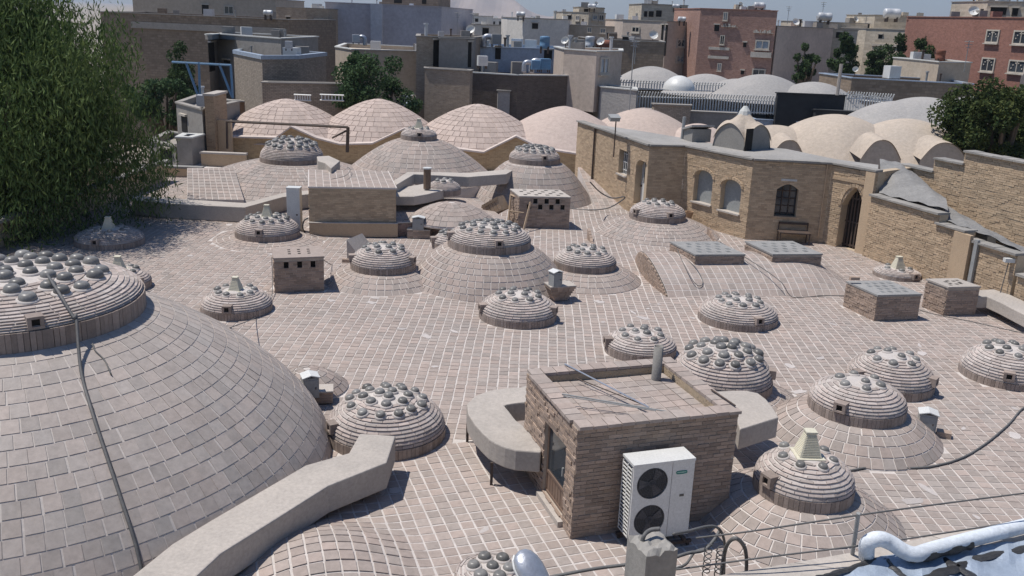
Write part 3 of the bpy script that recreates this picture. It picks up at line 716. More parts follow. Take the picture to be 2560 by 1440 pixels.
for z in fz:
    fan = thing('fan', None, None, (0, 0, 0)); fan.parent = ac; fan.matrix_local = Matrix.Identity(4); MW[fan] = MW[ac]
    FM = AM @ fr(fx, 0, z) @ np.array(Matrix.Rotation(R_(90), 4, 'X'))
    MB().rev(FM @ fr(0, 0, -.029), [(.262, 0), (.262, .012), (0.01, .012)], 28, cap=False).build('fan_shroud', mat('fan_dark%d' % int(z * 100), (.055, .056, .06), None, rv=.02, bump=0, rough=.6), fan)
    gm = MB()
    for k in range(7):
        rr = .26 * (k + 1) / 7; ang = np.linspace(0, 2 * math.pi, 29)
        gm.tube([(FM @ np.array([rr * math.cos(a), rr * math.sin(a), .004, 1]))[:3] for a in ang], .0032, 4)
    for k in range(8):
        a = math.pi * k / 8; gm.tube([(FM @ np.array([s * .26 * math.cos(a), s * .26 * math.sin(a), .0075, 1]))[:3] for s in (-1, 1)], .0028, 4)
    gm.build('fan_grille', GRILL, fan)
    bm_ = MB()
    for k in range(3):
        a0 = k * 2.094 + z; q = []
        for (rr, da, dz) in ((.05, -.4, -.012), (.235, -.28, -.010), (.245, .42, -.004), (.06, .5, -.004)): q.append((FM @ np.array([rr * math.cos(a0 + da), rr * math.sin(a0 + da), dz, 1]))[:3])
        bm_.slab(q, [p + (FM @ np.array([0, 0, -.003, 0]))[:3] for p in q])
    bm_.rev(FM @ fr(0, 0, -.017), [(.06, 0), (.06, .015), (.01, .017)], 14, cap=False)
    bm_.build('fan_blades', mat('fan_blade%d' % int(z * 100), (.11, .11, .12), None, rv=.1, rough=.4, bump=0), fan)
# side coil grille on the left
m = MB().box(AM, .002, .018, .05, AD_ - .03, .05, AH - .1).build('coil', DARK, ac)
gm = MB()
for k in range(19):
    z = .06 + k * (AH - .18) / 18; gm.box(AM, -.012, .004, .035, AD_ - .02, z - .007, z + .012)
for y in (.04, .20, AD_ - .03): gm.box(AM, -.010, .004, y, y + .018, .05, AH - .08)
gm.build('side_grille', METALW, ac)
# badge: a rounded green ring with a pale field, and the small square plate
bg_ = MB()
ring = [(.07 * np.clip(math.cos(a) * 1.6, -1, 1) + (.02 * math.cos(a)), .022 * math.sin(a)) for a in np.linspace(0, 2 * math.pi, 33)]
bg_.tube([(AM @ np.array([.83 + x, -.004, 1.12 + z, 1]))[:3] for (x, z) in ring], .0075, 6)
bg_.build('badge', mat('badge_green', (.0, .22, .16), None, rv=0, bump=0, rough=.4), ac)
MB().box(AM, .76, .90, -.003, .001, 1.108, 1.132).build('badge_field', mat('badge_pale', (.33, .5, .43), None, rv=0, bump=0), ac)
MB().box(AM, .83, .905, -.006, .001, .695, .735).build('name_plate', mat('plate_dark', (.10, .10, .09), None, rv=0, bump=0, rough=.4), ac)
st = MB()
for x in (.05, AW - .14): st.box(AM, x, x + .05, -.12, AD_ + .03, -.05, -.002)
for y in (-.1, AD_ - .02): st.box(AM, -.02, AW + .02, y, y + .05, -.10, -.052)
for x in (0, AW - .05):
    for y in (-.09, AD_ - .03): st.box(AM, x, x + .04, y + .005, y + .045, -.155, -.102)
st.build('stand', IRON, ac)

# ================================================================ cement ducts
def duct(label, left, right, z, h, legs=(), group='cement-rendered ducts running over the roof', zs=None, material=CONC):
    """left / right: pixel edges of the top face, in step"""
    Lp = [G(p[0], p[1], z if zs is None else zs[i]) for i, p in enumerate(left)]; Rp = [G(p[0], p[1], z if zs is None else zs[i]) for i, p in enumerate(right)]
    c = np.mean(Lp + Rp, axis=0); t = thing('cement_duct', label, 'duct', (c[0], c[1], 0), group=group)
    m = MB(); n = len(Lp); dn = np.array([0, 0, h]); V = []
    for a, b in zip(Lp, Rp): V += [a, b, b - dn, a - dn]
    Fc = []
    for i in range(n - 1):
        o = 4 * i; Fc += [(o, o + 4, o + 5, o + 1), (o + 1, o + 5, o + 6, o + 2), (o + 2, o + 6, o + 7, o + 3), (o + 3, o + 7, o + 4, o)]
    Fc += [(0, 1, 2, 3), (4 * n - 1, 4 * n - 2, 4 * n - 3, 4 * n - 4)]
    m.add(V, Fc); o = m.build('duct_shell', material, t)
    bv = o.modifiers.new('bevel', 'BEVEL'); bv.width = .025; bv.segments = 2; bv.limit_method = 'ANGLE'; bv.angle_limit = R_(50)
    for (px, py, zt) in legs:
        g = G(px, py); MB().box(fr(g[0], g[1]), -.025, .025, -.025, .025, 0, zt).build('leg', IRON, t)
    return t
duct('long cement duct descending from the brick dome to the bottom edge, lower left',
     [(290, 1480), (330, 1440), (431, 1359), (523, 1303), (765, 1162), (872, 1132), (900, 1083)],
     [(440, 1490), (491, 1440), (552, 1383), (693, 1295), (821, 1214), (967, 1156), (989, 1089)], .68, .50, legs=((905, 1250, .2),))
duct('curved cement duct bending round the left side of the kiosk',
     [(1345, 955), (1299, 968), (1260, 970), (1227, 975), (1187, 989), (1167, 1010), (1170, 1034), (1187, 1061), (1205, 1081), (1223, 1098), (1240, 1108), (1263, 1118), (1290, 1125), (1352, 1130)],
     [(1345, 1003), (1302, 1006), (1285, 1008), (1275, 1010), (1268, 1011), (1261, 1014), (1265, 1019), (1272, 1027), (1278, 1035), (1284, 1043), (1290, 1050), (1300, 1058), (1320, 1072), (1365, 1085)], .85, .40, legs=((1168, 1107, .45), (1228, 1213, .45)))
duct('short cement duct leaving the right side of the kiosk towards the crowded dome',
     [(1790, 1000), (1785, 978), (1830, 976), (1868, 976), (1895, 982), (1915, 997), (1932, 1018), (1947, 1043)][::-1],
     [(1800, 1020), (1802, 1010), (1812, 1015), (1822, 1025), (1832, 1037), (1840, 1050), (1845, 1060), (1850, 1073)][::-1], 1.0, .42)
duct('long cement duct in front of the far left tiled mound', [(330, 489), (400, 492), (470, 498), (590, 506), (613, 507), (708, 482), (790, 474)], [(330, 500), (394, 506), (470, 511), (590, 517), (613, 518), (708, 492), (790, 483)], .62, .60)
duct('raised cement duct bending across the far middle tiled dome', [(983, 452), (1018, 430), (1095, 430), (1169, 432), (1260, 424), (1296, 397)], [(991, 462), (1036, 435), (1100, 438), (1172, 442), (1266, 435), (1322, 402)], 1.45, .45, legs=())
duct('short curved cement duct in front of the small half-hidden dome', [(985, 476), (1020, 466), (1067, 458), (1110, 461), (1126, 467)], [(985, 491), (1036, 491), (1070, 485), (1105, 476), (1126, 469)], 1.15, .36)
duct('low cement duct at the right edge beside the brick vent box', [(2438, 725), (2485, 723), (2525, 736), (2580, 762)], [(2440, 742), (2468, 741), (2500, 755), (2580, 796)], .55, .36)
duct('short cement hood beside the far left lantern', [(792, 391), (822, 389), (850, 402)], [(795, 402), (812, 407), (828, 421)], 2.05, .5)

# ================================================================ brick boxes on the roof
def roof_box(label, fl, fr_px, tl_y, blt, z0=0., lid=CONC2, mb=KBRICK, mm=KMORT, name='brick_vent_box', cat='vent box', slots=None, holes=(), over=.02, lidh=.05, group=None, zfix=None, depth=None, lidtile=False):
    A = G(*fl, z0); B = G(*fr_px, z0); z1 = zat(A[0], A[1], tl_y) if zfix is None else zfix
    C = G(blt[0], blt[1], z1); dv = C[:2] - A[:2]
    if depth: dv = dv / np.linalg.norm(dv) * depth
    t = thing(name, label, cat, (A[0], A[1], z0), math.atan2(B[1] - A[1], B[0] - A[0]), group=group); H = z1 - z0 - lidh
    Lf = np.linalg.norm(B[:2] - A[:2])
    ops = [(h[0] * Lf, h[1] * Lf, h[2] * H, h[3] * H, None, 0) for h in holes]
    a2, b2 = A[:2], B[:2]; c2, d2 = a2 + dv, b2 + dv
    _, M, _ = brick_wall(t, a2, b2, z0 - .05, H + .05, mb, mm, openings=[(o[0], o[1], o[2] + .05, o[3] + .05, None, 0) for o in ops], t=.12)
    brick_wall(t, c2, a2, z0 - .05, H + .05, mb, mm, s_in=(.05, .13), t=.12, proud=.014, rough=.01)
    brick_wall(t, b2, d2, z0 - .05, H + .05, mb, mm, s_in=(.13, .05), t=.12, bricks=False)
    brick_wall(t, d2, c2, z0 - .05, H + .05, mb, mm, s_in=(.13, .13), t=.1, bricks=False)
    for o in ops: MB().box(M, o[0] - .01, o[1] + .01, .10, .118, o[2] + .04, o[3] + .06).build('vent_hole', DARK, t)
    ex = (b2 - a2) / Lf; ed = dv / np.linalg.norm(dv)
    q = [a2 - ex * over - ed * over, b2 + ex * over - ed * over, d2 + ex * over + ed * over, c2 - ex * over + ed * over]
    ld = MB().prism([tuple(p) for p in q], z1 - lidh, z1).build('lid', lid, t)
    if slots:
        LM = np.eye(4); LM[:2, 0] = b2 - a2; LM[:2, 1] = dv; LM[:2, 3] = a2; LM[2, 3] = z1
        for (u, v, w, h) in slots: MB().box(LM, u - w / 2, u + w / 2, v - h / 2, v + h / 2, -.02, .004).build('slot', DARK if lid is not BLACKLID else LIDGLASS, ld)
    hole_b(np.array([[ex[0], ed[0], 0, a2[0]], [ex[1], ed[1], 0, a2[1]], [0, 0, 1, 0], [0, 0, 0, 1]]), 0, Lf, 0, np.linalg.norm(dv))
    return t, z1, a2, b2, dv
BLACKLID = mat('lid_bitumen', (.275, .27, .26), (.225, .222, .215), scale=2, fine=14, rv=.04, stain=(.36, .35, .33))
LIDGLASS = mat('lid_glass', (.19, .195, .19), (.16, .165, .16), rv=.15, rough=.35, bump=0)
def lat(nu, nv, w, h, u0=.2, u1=.8, v0=.2, v1=.8, stag=False):
    return [(u0 + (u1 - u0) * (i + (.5 if stag and j % 2 else 0)) / max(1, nu - 1), v0 + (v1 - v0) * j / max(1, nv - 1), w, h) for j in range(nv) for i in range(nu)]
roof_box('brick vent box with three holes under its slotted lid, left of the middle', (688, 735), (811, 729), 645, (682, 620), lid=TILE, slots=lat(3, 3, .06, .08, .32, .72, .35, .75), holes=((.19, .29, .72, .92), (.46, .56, .72, .92), (.73, .83, .72, .92)))
roof_box('brick vent box with two rows of square holes beside the wooden crate', (1296, 571), (1422, 573), 490, (1276, 472), lid=CONC, slots=lat(4, 4, .07, .1, .15, .8, .2, .85, True),
         holes=[(.27 + .22 * i, .355 + .22 * i, .80, .965) for i in range(3)] + [(.15 + .22 * i, .235 + .22 * i, .62, .785) for i in range(4)])
roof_box('low brick skylight box with a speckled lid, left one on the vault', (1736, 669), (1858, 668), 636, (1676, 604), z0=.55, lid=BLACKLID, slots=lat(4, 4, .08, .1, .18, .78, .2, .8, True), group='speckled brick skylight boxes', name='skylight_box', cat='skylight box')
roof_box('low brick skylight box with a speckled lid, right one on the vault under the window', (1929, 665), (2051, 664), 635, (1864, 603), z0=.55, lid=BLACKLID, slots=lat(4, 4, .08, .1, .18, .78, .2, .8, True), group='speckled brick skylight boxes', name='skylight_box', cat='skylight box')
roof_box('tall brick skylight box with a speckled lid, right of the middle domes', (2185, 801), (2293, 798), 737, (2117, 703), lid=BLACKLID, slots=lat(4, 4, .08, .1, .25, .78, .2, .8, True), group='speckled brick skylight boxes', name='skylight_box', cat='skylight box')
t, z1, a2, b2, dv = roof_box('rightmost brick vent box, its pale lid pierced by a ring of holes', (2359, 788), (2437, 786), 717, (2317, 697), lid=CONC, slots=[(.5 + .2 * math.cos(a), .5 + .2 * math.sin(a), .1, .1) for a in np.linspace(0, 5.5, 7)] + [(.2, .2, .1, .08), (.8, .75, .1, .08)])
MB().box(fr(*G(2135, 706, .80)[:2], 0, .1), -.14, .14, -.06, .06, z1 + .0, z1 + .09).build('loose_brick', KBRICK, label='loose brick lying on the corner of the tall skylight box', cat='brick')

# the plain brick block and the ledge beside it
t, z1b, a2, b2, dv = roof_box('large plain brick block with a tiled top beside the white metal cabinet', (775, 589), (990, 591), 466, (772, 424), lid=GROUT, mb=TAN, mm=TANM, name='brick_block', cat='brick block', lidh=.06, over=.03)
LM = np.eye(4); LM[:2, 0] = b2 - a2; LM[:2, 1] = dv; LM[:2, 3] = a2; LM[2, 3] = z1b
ld = [o for o in t.children if o.name.startswith('lid')][0]
for i in range(12):
    for j in range(14): MB().box(LM, (i + .05) / 12, (i + .95) / 12, (j + .05) / 14, (j + .95) / 14, -.01, .006 + random.uniform(0, .003)).build('tile', TILE, ld)
LF = fr(a2[0], a2[1], 0, math.atan2(*(b2 - a2)[::-1])); Lf = np.linalg.norm(b2 - a2)
pl = MB().box(LF, .0, Lf * 1.02, -.14, -.02, 0, .50).build('plinth', TAN, t)
MB().box(LF, -.02, Lf * 1.02 + .01, -.16, -.018, .50, .53).build('plinth_coping', CONC, t)
e0, e1 = G(992, 590), G(1262, 583)
led = thing('brick_ledge', 'low red-brown brick ledge behind the largest middle dome', 'ledge', (e0[0], e0[1], 0))
brick_wall(led, e0, e1, 0, .5, mat('red_brick', (.30, .20, .165), (.25, .17, .145), rv=.2, scale=1.5, fine=24), KMORT, t=.2)
ee = (e1 - e0)[:2] / np.linalg.norm((e1 - e0)[:2]); en = np.array([-ee[1], ee[0]])
q = [e0[:2] - en * .03, e1[:2] - en * .03, e1[:2] + en * 4.5, e0[:2] + en * 4.5]
MB().prism([tuple(p) for p in q], .5, .53).build('ledge_top', GROUT, led)
LE = np.linalg.norm((e1 - e0)[:2])
tile_patch(led, lambda u, v: np.array([*(e0[:2] + ee * u * LE + en * v * 4.4), .531]), 15, 18, TILE)
hole_b(fr(e0[0], e0[1], 0, math.atan2(ee[1], ee[0])), 0, LE, 0, 4.5)
mound('tiled swelling on the brick ledge under the cement ducts', 1128, 545, 105, .62, z0=.53, tile=.26)

# ================================================================ small things on the roof
def meter(label, px, py, w, h, d, z=0., rz=0.2, lidx=1.15, material=METALG):
    g = G(px, py, z); t = thing('meter_box', label, 'meter box', g, rz, group='small sheet-metal meter boxes'); M = fr(g[0], g[1], z, rz)
    MB().box(M, -w / 2, w / 2, -d / 2, d / 2, 0, h).build('case', material, t)
    MB().box(M, -w / 2 * .82, w / 2 * .82, -d / 2 - .008, -d / 2 + .001, h * .08, h * .9).build('door', material, t)
    MB().box(M, w * .25, w * .31, -d / 2 - .018, -d / 2 - .007, h * .45, h * .55).build('lock', IRON, t)
    q = [(-w / 2 * lidx, h), (0, h + .05), (w / 2 * lidx, h), (w / 2 * lidx, h + .02), (0, h + .075), (-w / 2 * lidx, h + .02)]
    m = MB(); V = [(M @ np.array([x, y, z_, 1]))[:3] for y in (-d / 2 * lidx, d / 2 * lidx) for (x, z_) in q]
    m.add(V, [(0, 1, 4, 5), (1, 2, 3, 4), (6, 11, 10, 7), (7, 10, 9, 8), (5, 4, 10, 11), (4, 3, 9, 10), (0, 6, 7, 1), (1, 7, 8, 2), (0, 5, 11, 6), (2, 8, 9, 3)]); m.build('lid', METALW, t)
    return t
def pedestal(label, px, py, w, d, h, rz=0., boat=False):
    g = G(px, py); t = thing('brick_pedestal', label, 'pedestal', g, rz); M = fr(g[0], g[1], 0, rz); n = max(2, round(h / .07)); m = MB()
    for k in range(n):
        f = (.45 + .55 * (k + 1) / n) if boat else 1; z0, z1 = h * k / n + .004, h * (k + 1) / n - .004; nb = max(2, round(w * f / .2))
        for b in range(nb):
            x0 = -w * f / 2 + w * f * b / nb + .004; x1 = -w * f / 2 + w * f * (b + 1) / nb - .004
            MB().box(M, x0, x1, -d / 2 * (f if boat else 1), d / 2, z0, z1).build('brick', KBRICK, t)
    MB().box(M, -w / 2 * (.5 if boat else .97), w / 2 * (.5 if boat else .97), -d / 2 * (.4 if boat else .95), d / 2 * .97, 0, h - .005).build('core', KMORT, t)
    MB().box(M, -w / 2 - .01, w / 2 + .01, -d / 2 - .01, d / 2 + .01, h - .004, h + .03).build('cap_slab', CONC, t)
    return t
pedestal('small square brick pedestal in front of the red-brown ledge', 1048, 592, .85, .5, .3); meter('grey meter box on the square brick pedestal by the ledge', 1046, 572, .42, .42, .3, .33, 0)
pedestal('boat-shaped brick pedestal between the middle domes', 1398, 748, .8, .55, .45, .35, True); meter('grey meter box on the boat-shaped brick pedestal', 1388, 714, .30, .42, .28, .48, .55)
pedestal('brick pedestal half hidden behind the huge left dome', 806, 1000, .45, .4, .25, .2); meter('grey meter box peeping over the edge of the huge left dome', 776, 990, .32, .45, .3, .2, .4)
meter('grey meter box beside the fan of tile rings at the right', 2314, 1074, .34, .38, .3, .1, -.3); 
g = G(2358, 1092); MB().box(fr(g[0], g[1], 0, -.4), -.14, .14, -.1, .1, 0, .13).build('stone_block', KBRICK, label='small brick stub on the floor by the right-hand meter box', cat='brick')
# white metal cabinet
g = G(738, 583); t = thing('metal_cabinet', 'tall white metal cabinet standing left of the plain brick block', 'cabinet', g)
ch = zat(g[0], g[1], 470); MB().box(fr(*g), -.24, .24, -.18, .2, .05, ch).build('case', METALW, t); MB().box(fr(*g), -.2, .2, -.19, -.179, .1, ch - .1).build('door', METALW, t)
MB().box(fr(*g), -.25, .25, -.2, .21, ch, ch + .04).build('top_cover', METALW, t); MB().box(fr(*g), .1, .16, -.2, -.189, ch * .42, ch * .45).build('handle', IRON, t); MB().box(fr(*g), -.22, .22, -.16, .18, 0, .05).build('base', IRON, t)
# grey triangular plate beside the skirted dome
g0 = G(868, 655); t = thing('cement_hood', 'grey triangular cement hood left of the skirted dome', 'cement hood', g0)
zt = zat(g0[0], g0[1], 600); P = [(g0[0], g0[1], 0), (g0[0] + .52, g0[1] + .1, 0), (g0[0] - .02, g0[1] + .05, zt)]; o_ = np.array([.35, 1.0, 0])
m = MB(); V = [np.array(p) for p in P] + [np.array(p) + o_ for p in P]; m.add(V, [(0, 1, 2), (5, 4, 3), (0, 3, 4, 1), (1, 4, 5, 2), (2, 5, 3, 0)]); m.build('hood_shell', CONC, t)
MB().box(fr(g0[0] - .05, g0[1] - .02), -.1, .3, -.1, .02, 0, .12).build('hood_foot', KBRICK, t)
# wooden crate and the wooden frame
g = G(1245, 560); CM_ = fr(g[0], g[1] + .1, .42, R_(-30)) @ fr(0, 0, 0, 0, 0, R_(-32))
t = thing('wooden_crate', 'weathered wooden crate tipped on its corner behind the largest middle dome', 'crate', (g[0], g[1], 0))
for k in range(5):
    x0 = -.42 + k * .168; MB().box(CM_, x0 + .006, x0 + .160, -.28, -.25, 0, .55).build('plank', WOOD, t); MB().box(CM_, x0 + .006, x0 + .160, .25, .28, 0, .55).build('plank', WOOD, t)
    MB().box(CM_, x0 + .006, x0 + .160, -.249, .249, .56, .585).build('plank', WOOD, t)
for x in (-.42, .40): MB().box(CM_, x, x + .025, -.249, .249, 0, .55).build('end_board', WOOD, t)
for z in (.02, .46): MB().box(CM_, -.43, .43, -.305, -.281, z, z + .07).build('batten', WOOD, t)
MB().box(CM_, -.4, .4, -.25, .25, .01, .03).build('bottom_board', WOOD, t)
t = thing('leaning_trestle', 'open wooden frame leaning against the brick vent box with square holes', 'wooden frame', (*G(1306, 586)[:2], 0))
def bar(parent, a, b, w, name='bar', material=WOOD): MB().tube([a, b], w, 4).build(name, material, parent)
fa, fb = G(1306, 586), G(1326, 507, 1.05); fc = G(1277, 487, 1.15); fd = G(1270, 568, 0.05)
bar(t, fa, fb, .045, 'post'); bar(t, fb, fc, .05, 'rail'); bar(t, fc, fd, .045, 'post'); bar(t, fa + np.array([0, 0, .05]), fd, .03, 'rail'); bar(t, (fc + fd) / 2, (fa + fb) / 2 + np.array([-.1, .1, .2]), .025, 'brace')
# narrow brick kerbs that break out of the tiles
def fin(label, a, b, top_y, material=KBRICK):
    A, B = G(*a), G(*b); zt = zat(A[0], A[1], top_y); t = thing('brick_kerb', label, 'kerb', A)
    d = (B - A)[:2]; d /= np.linalg.norm(d); s = np.array([d[1], -d[0]]) * .05; n = 5
    for k in range(n):
        p0, p1 = A + (B - A) * (k + .02) / n, A + (B - A) * (k + .98) / n; z0, z1 = zt * (1 - (k + .02) / n) , zt * (1 - (k + .98) / n) + .01
        T = [(*(p0[:2] - s), z0), (*(p0[:2] + s), z0), (*(p1[:2] + s), z1), (*(p1[:2] - s), z1)]; MB().slab([np.array(q) for q in T], [np.array([q[0], q[1], -.03]) for q in T]).build('brick', material, t)
fin('small wedge of brick kerb left of the skirted dome by the house', (1470, 598), (1482, 612), 570)
fin('small wedge of brick kerb right of the skirted dome by the house', (1768, 598), (1790, 606), 567)

# ================================================================ cables
def surf_hit(px, py):
    """first point of the roof, great dome or lantern along a pixel's ray"""
    d = ray(px, py); d = d / np.linalg.norm(d); tt = 6.0
    while tt < 60:
        p = CAM + d * tt; r = math.hypot(p[0] - bc[0], p[1] - bc[1]); z = hfun(p[0], p[1])
        if r < BR: z = max(z, bigz(r))
        if r < BR0: z = max(z, BZ + .32 + .55 * math.sqrt(max(0, 1 - (r / BR0) ** 2)))
        if p[2] <= z: return np.array([p[0], p[1], z])
        tt += .02
    return G(px, py)
def cable(label, pts, r=.018, lift=.02, material=CABLE, k=8, name='cable', cat='cable'):
    P = [surf_hit(p[0], p[1]) + np.array([0, 0, lift]) if len(p) == 2 else G(p[0], p[1], p[2]) for p in pts]
    return MB().tube(smooth_pts(P, k), r, 6).build(name, material, label=label, cat=cat, smooth=True)
cable('thick grey cable hanging down over the huge left dome', [(118, 690), (150, 740), (185, 800), (196, 850), (203, 930), (232, 1040), (275, 1170), (318, 1300), (340, 1370), (356, 1440), (362, 1480)], .026, .03)
cable('thin black cable curling out below the vent block of the broad lantern', [(232, 862), (238, 880), (262, 905), (278, 940)], .012)
cable('grey hose snaking across the tiles at the right edge', [(2125, 1180), (2180, 1172), (2260, 1174), (2330, 1170), (2400, 1150), (2460, 1115), (2520, 1065), (2550, 1030), (2575, 1015)], .022, .03)
cable('thin cable running from the skylight boxes down the vault to the tall box', [(1800, 605, .9), (1858, 640, .85), (1920, 680, .6), (1955, 708, .4), (1972, 735, .1), (1990, 745), (2060, 741), (2110, 741)], .013)
cable('thin cable looping over the vault below the left skylight box', [(1690, 612, .9), (1700, 640, .78), (1725, 690, .5), (1745, 714, .28), (1757, 705, .34), (1740, 670, .62), (1712, 645, .74)], .012)
cable('thin cable trailing right from the tall skylight box', [(2292, 775), (2350, 790), (2430, 806), (2500, 822), (2575, 838)], .010)
cable('thin cable beside the three-holed vent box', [(679, 642, .95), (681, 700, .35), (676, 760), (640, 795), (575, 822)], .011)
cable('cable running from the three-holed vent box to the skirted dome', [(806, 648, .85), (830, 664), (855, 668), (890, 662)], .012)
cable('bundle of cables drooping from the house wall to the tiles', [(1475, 455, 1.6), (1500, 480, 1.0), (1530, 495, .75), (1560, 492, .8), (1556, 500, .65), (1520, 520, .2), (1470, 526), (1426, 522)], .028)
cable('dark cable climbing from the floor past the corner of the kiosk', [(1882, 1175, .5), (1860, 1200, .3), (1842, 1240, .12), (1832, 1290), (1810, 1325), (1790, 1345)], .017)
cable('black hose looped beside the white cabinet', [(770, 545, .75), (760, 552, .6), (757, 570, .3), (765, 585), (772, 583)], .03)
cable('wire dropping behind the kiosk dome onto the skirt', [(1868, 905, .95), (1885, 925, .8), (1905, 960, .5), (1912, 985, .3)], .014)
cable('thin wire squiggle on the tiled top of the brick block', [(828, 448, 2.0), (862, 440, 2.0), (876, 425, 2.0), (868, 417, 2.0)], .010)
cable('thin cable from the ledge to the skirted dome', [(1030, 535, .62), (1020, 548, .56), (1008, 552, .56), (1000, 592), (985, 606)], .011)
# ================================================================ the tan brick house on the right
def wallhit(A, B, px, py):
    A = np.array(A[:2]); B = np.array(B[:2]); e = (B - A) / np.linalg.norm(B - A); n = np.array([e[1], -e[0]]); d = ray(px, py)
    t = np.dot(A - CAM[:2], n) / np.dot(d[:2], n); p = CAM + d * t; return float(np.dot(p[:2] - A, e)), float(p[2])
HZ = 3.2
HP = [G(1445, 300, HZ), G(1625, 360, HZ), G(1715, 362, HZ), G(1885, 395, HZ), G(2083, 405, HZ), G(2195, 425, HZ)]
house = thing('brick_house', 'tan brick house with arched windows and a tall pointed gateway, right of the middle', 'house', (HP[3][0], HP[3][1], 0))
def op(i, x0, y0, x1, y1, kind='round', rise=.25):
    A, B = HP[i], HP[i + 1]; s0, _ = wallhit(A, B, x0, y1); s1, _ = wallhit(A, B, x1, y1); sm = (x0 + x1) / 2
    _, zl = wallhit(A, B, sm, y1); _, zh = wallhit(A, B, sm, y0); return (s0, s1, zl, zh, kind, rise)
def hw(i, ops, **k): return brick_wall(house, HP[i], HP[i + 1], 0, HZ - .09, TAN, TANM, openings=ops, bh=.075, bl=.25, t=.45, **k)
o1 = [op(0, 1545, 375, 1567, 437, None, 0), op(0, 1583, 398, 1612, 515, 'round', .3)]
_, M1, L1 = hw(0, o1, s_in=(0, .02)); _, M2, L2 = hw(1, [], s_in=(.02, .02))
o3 = [op(2, 1731, 424, 1777, 508, 'round', .28), op(2, 1797, 447, 1848, 530, 'round', .28)]
_, M3, L3 = hw(2, o3, s_in=(.02, .02)); o4 = [op(3, 1934, 460, 1989, 542, 'pointed', .22)]
_, M4, L4 = hw(3, o4, s_in=(.02, .02))
g0, _ = wallhit(HP[4], HP[5], 2092, 600); g1, _ = wallhit(HP[4], HP[5], 2150, 600); _, gz = wallhit(HP[4], HP[5], 2122, 466)
o5 = [(g0, g1, 0.02, gz, 'pointed', .75)]
_, M5, L5 = hw(4, o5, s_in=(.02, 0), proud=.02, rough=.008)
BLIND = mat('grey_blind', (.30, .31, .30), (.26, .27, .265), scale=2, fine=12, rv=.03)
PALEP = mat('pale_blind', (.52, .52, .49), (.46, .46, .44), scale=2, fine=12, rv=.03)
def winbox(M, o, y, material, name='window', thick=.03):
    return MB().box(M, o[0] - .02, o[1] + .02, y, y + thick, o[2] - .02, o[3] + .02).build(name, material, house)
def sill(M, o): MB().box(M, o[0] - .06, o[1] + .06, -.10, .30, o[2] - .05, o[2] + .012).build('sill', CONC, house)
def archtrim(M, o, w=.11):
    m = MB(); n = 12; s0, s1, zl, zh, kind, rise = o; c = (s0 + s1) / 2; h = (s1 - s0) / 2
    for k in range(n):
        a0, a1 = math.pi * (k + .06) / n, math.pi * (k + .94) / n; T = []
        for (a, rr) in ((a0, 0), (a1, 0), (a1, w), (a0, w)): T.append((c - (h + rr) * math.cos(a), zh - rise + (rise + rr) * math.sin(a)))
        V = [(M @ np.array([x, y, z, 1]))[:3] for y in (-.05, .0) for (x, z) in T]; m = MB().add(V, [(0, 1, 2, 3), (7, 6, 5, 4), (0, 4, 5, 1), (1, 5, 6, 2), (2, 6, 7, 3), (3, 7, 4, 0)]); m.build('arch_brick', TAN, house)
for o in o3: winbox(M3, o, .22, BLIND, 'blind'); sill(M3, o); archtrim(M3, o)
w_ = winbox(M1, o1[0], .25, PANE, 'window')
for k in range(5):
    x = o1[0][0] + (o1[0][1] - o1[0][0]) * (k + .5) / 5; MB().box(M1, x - .02, x + .02, .2, .23, o1[0][2], o1[0][3]).build('window_bar', METALW, w_)
for k in range(3):
    z = o1[0][2] + (o1[0][3] - o1[0][2]) * (k + .5) / 3; MB().box(M1, o1[0][0], o1[0][1], .199, .231, z - .02, z + .02).build('window_bar', METALW, w_)
sill(M1, o1[0])
d_ = winbox(M1, o1[1], .3, METALW, 'door'); zz = o1[1][2]; hh = o1[1][3] - zz
MB().box(M1, o1[1][0] + .12, o1[1][1] - .12, .28, .302, zz + hh * .5, zz + hh * .93).build('pane', PANE, d_)
for k in range(4):
    x = o1[1][0] + .12 + (o1[1][1] - o1[1][0] - .24) * (k + .5) / 4; MB().box(M1, x - .025, x + .025, .26, .279, zz + hh * .5, zz + hh * .93).build('window_bar', METALW, d_)
MB().box(M1, o1[1][0] + .05, o1[1][0] + .12, .24, .3, zz + hh * .38, zz + hh * .42).build('handle', IRON, d_)
w_ = winbox(M4, o4[0], .3, PANE, 'window'); s0, s1, zl, zh, _, _ = o4[0]
for k in range(4):
    x = s0 + (s1 - s0) * k / 3; MB().box(M4, x - .02, x + .02, .25, .28, zl, zh - .05).build('window_bar', IRON, w_)
for z in np.linspace(zl + .1, zh - .3, 4): MB().box(M4, s0, s1, .249, .281, z - .015, z + .015).build('window_bar', IRON, w_)
MB().box(M4, s0 - .05, s1 + .05, -.04, .28, zl - .05, zl + .01).build('sill', TAN, house)
MB().box(M4, (s0 + s1) / 2 - .3, (s0 + s1) / 2 + .3, -.02, .0, zh + .12, zh + .2).build('plaque', PALEP, house)
g_ = winbox(M5, o5[0], .38, DARK, 'gate')
for k in range(7):
    x = g0 + (g1 - g0) * (k + .5) / 7; MB().box(M5, x - .03, x + .03, .34, .379, .05, gz).build('gate_bar', IRON, g_)
for z in (.1, 1.0, 1.9): MB().box(M5, g0, g1, .335, .381, z, z + .06).build('gate_rail', IRON, g_)
# recessed panel and string course over the gateway
MB().box(M5, .12, L5 - .35, -.06, -.015, HZ - .62, HZ - .5).build('string_course', TAN, house); MB().box(M5, L5 - .42, L5 - .02, -.09, -.015, 0, HZ - .1).build('pilaster', TAN, house)
archtrim(M5, (g0 - .02, g1 + .02, 0, gz + .02, 'pointed', .78), .13)
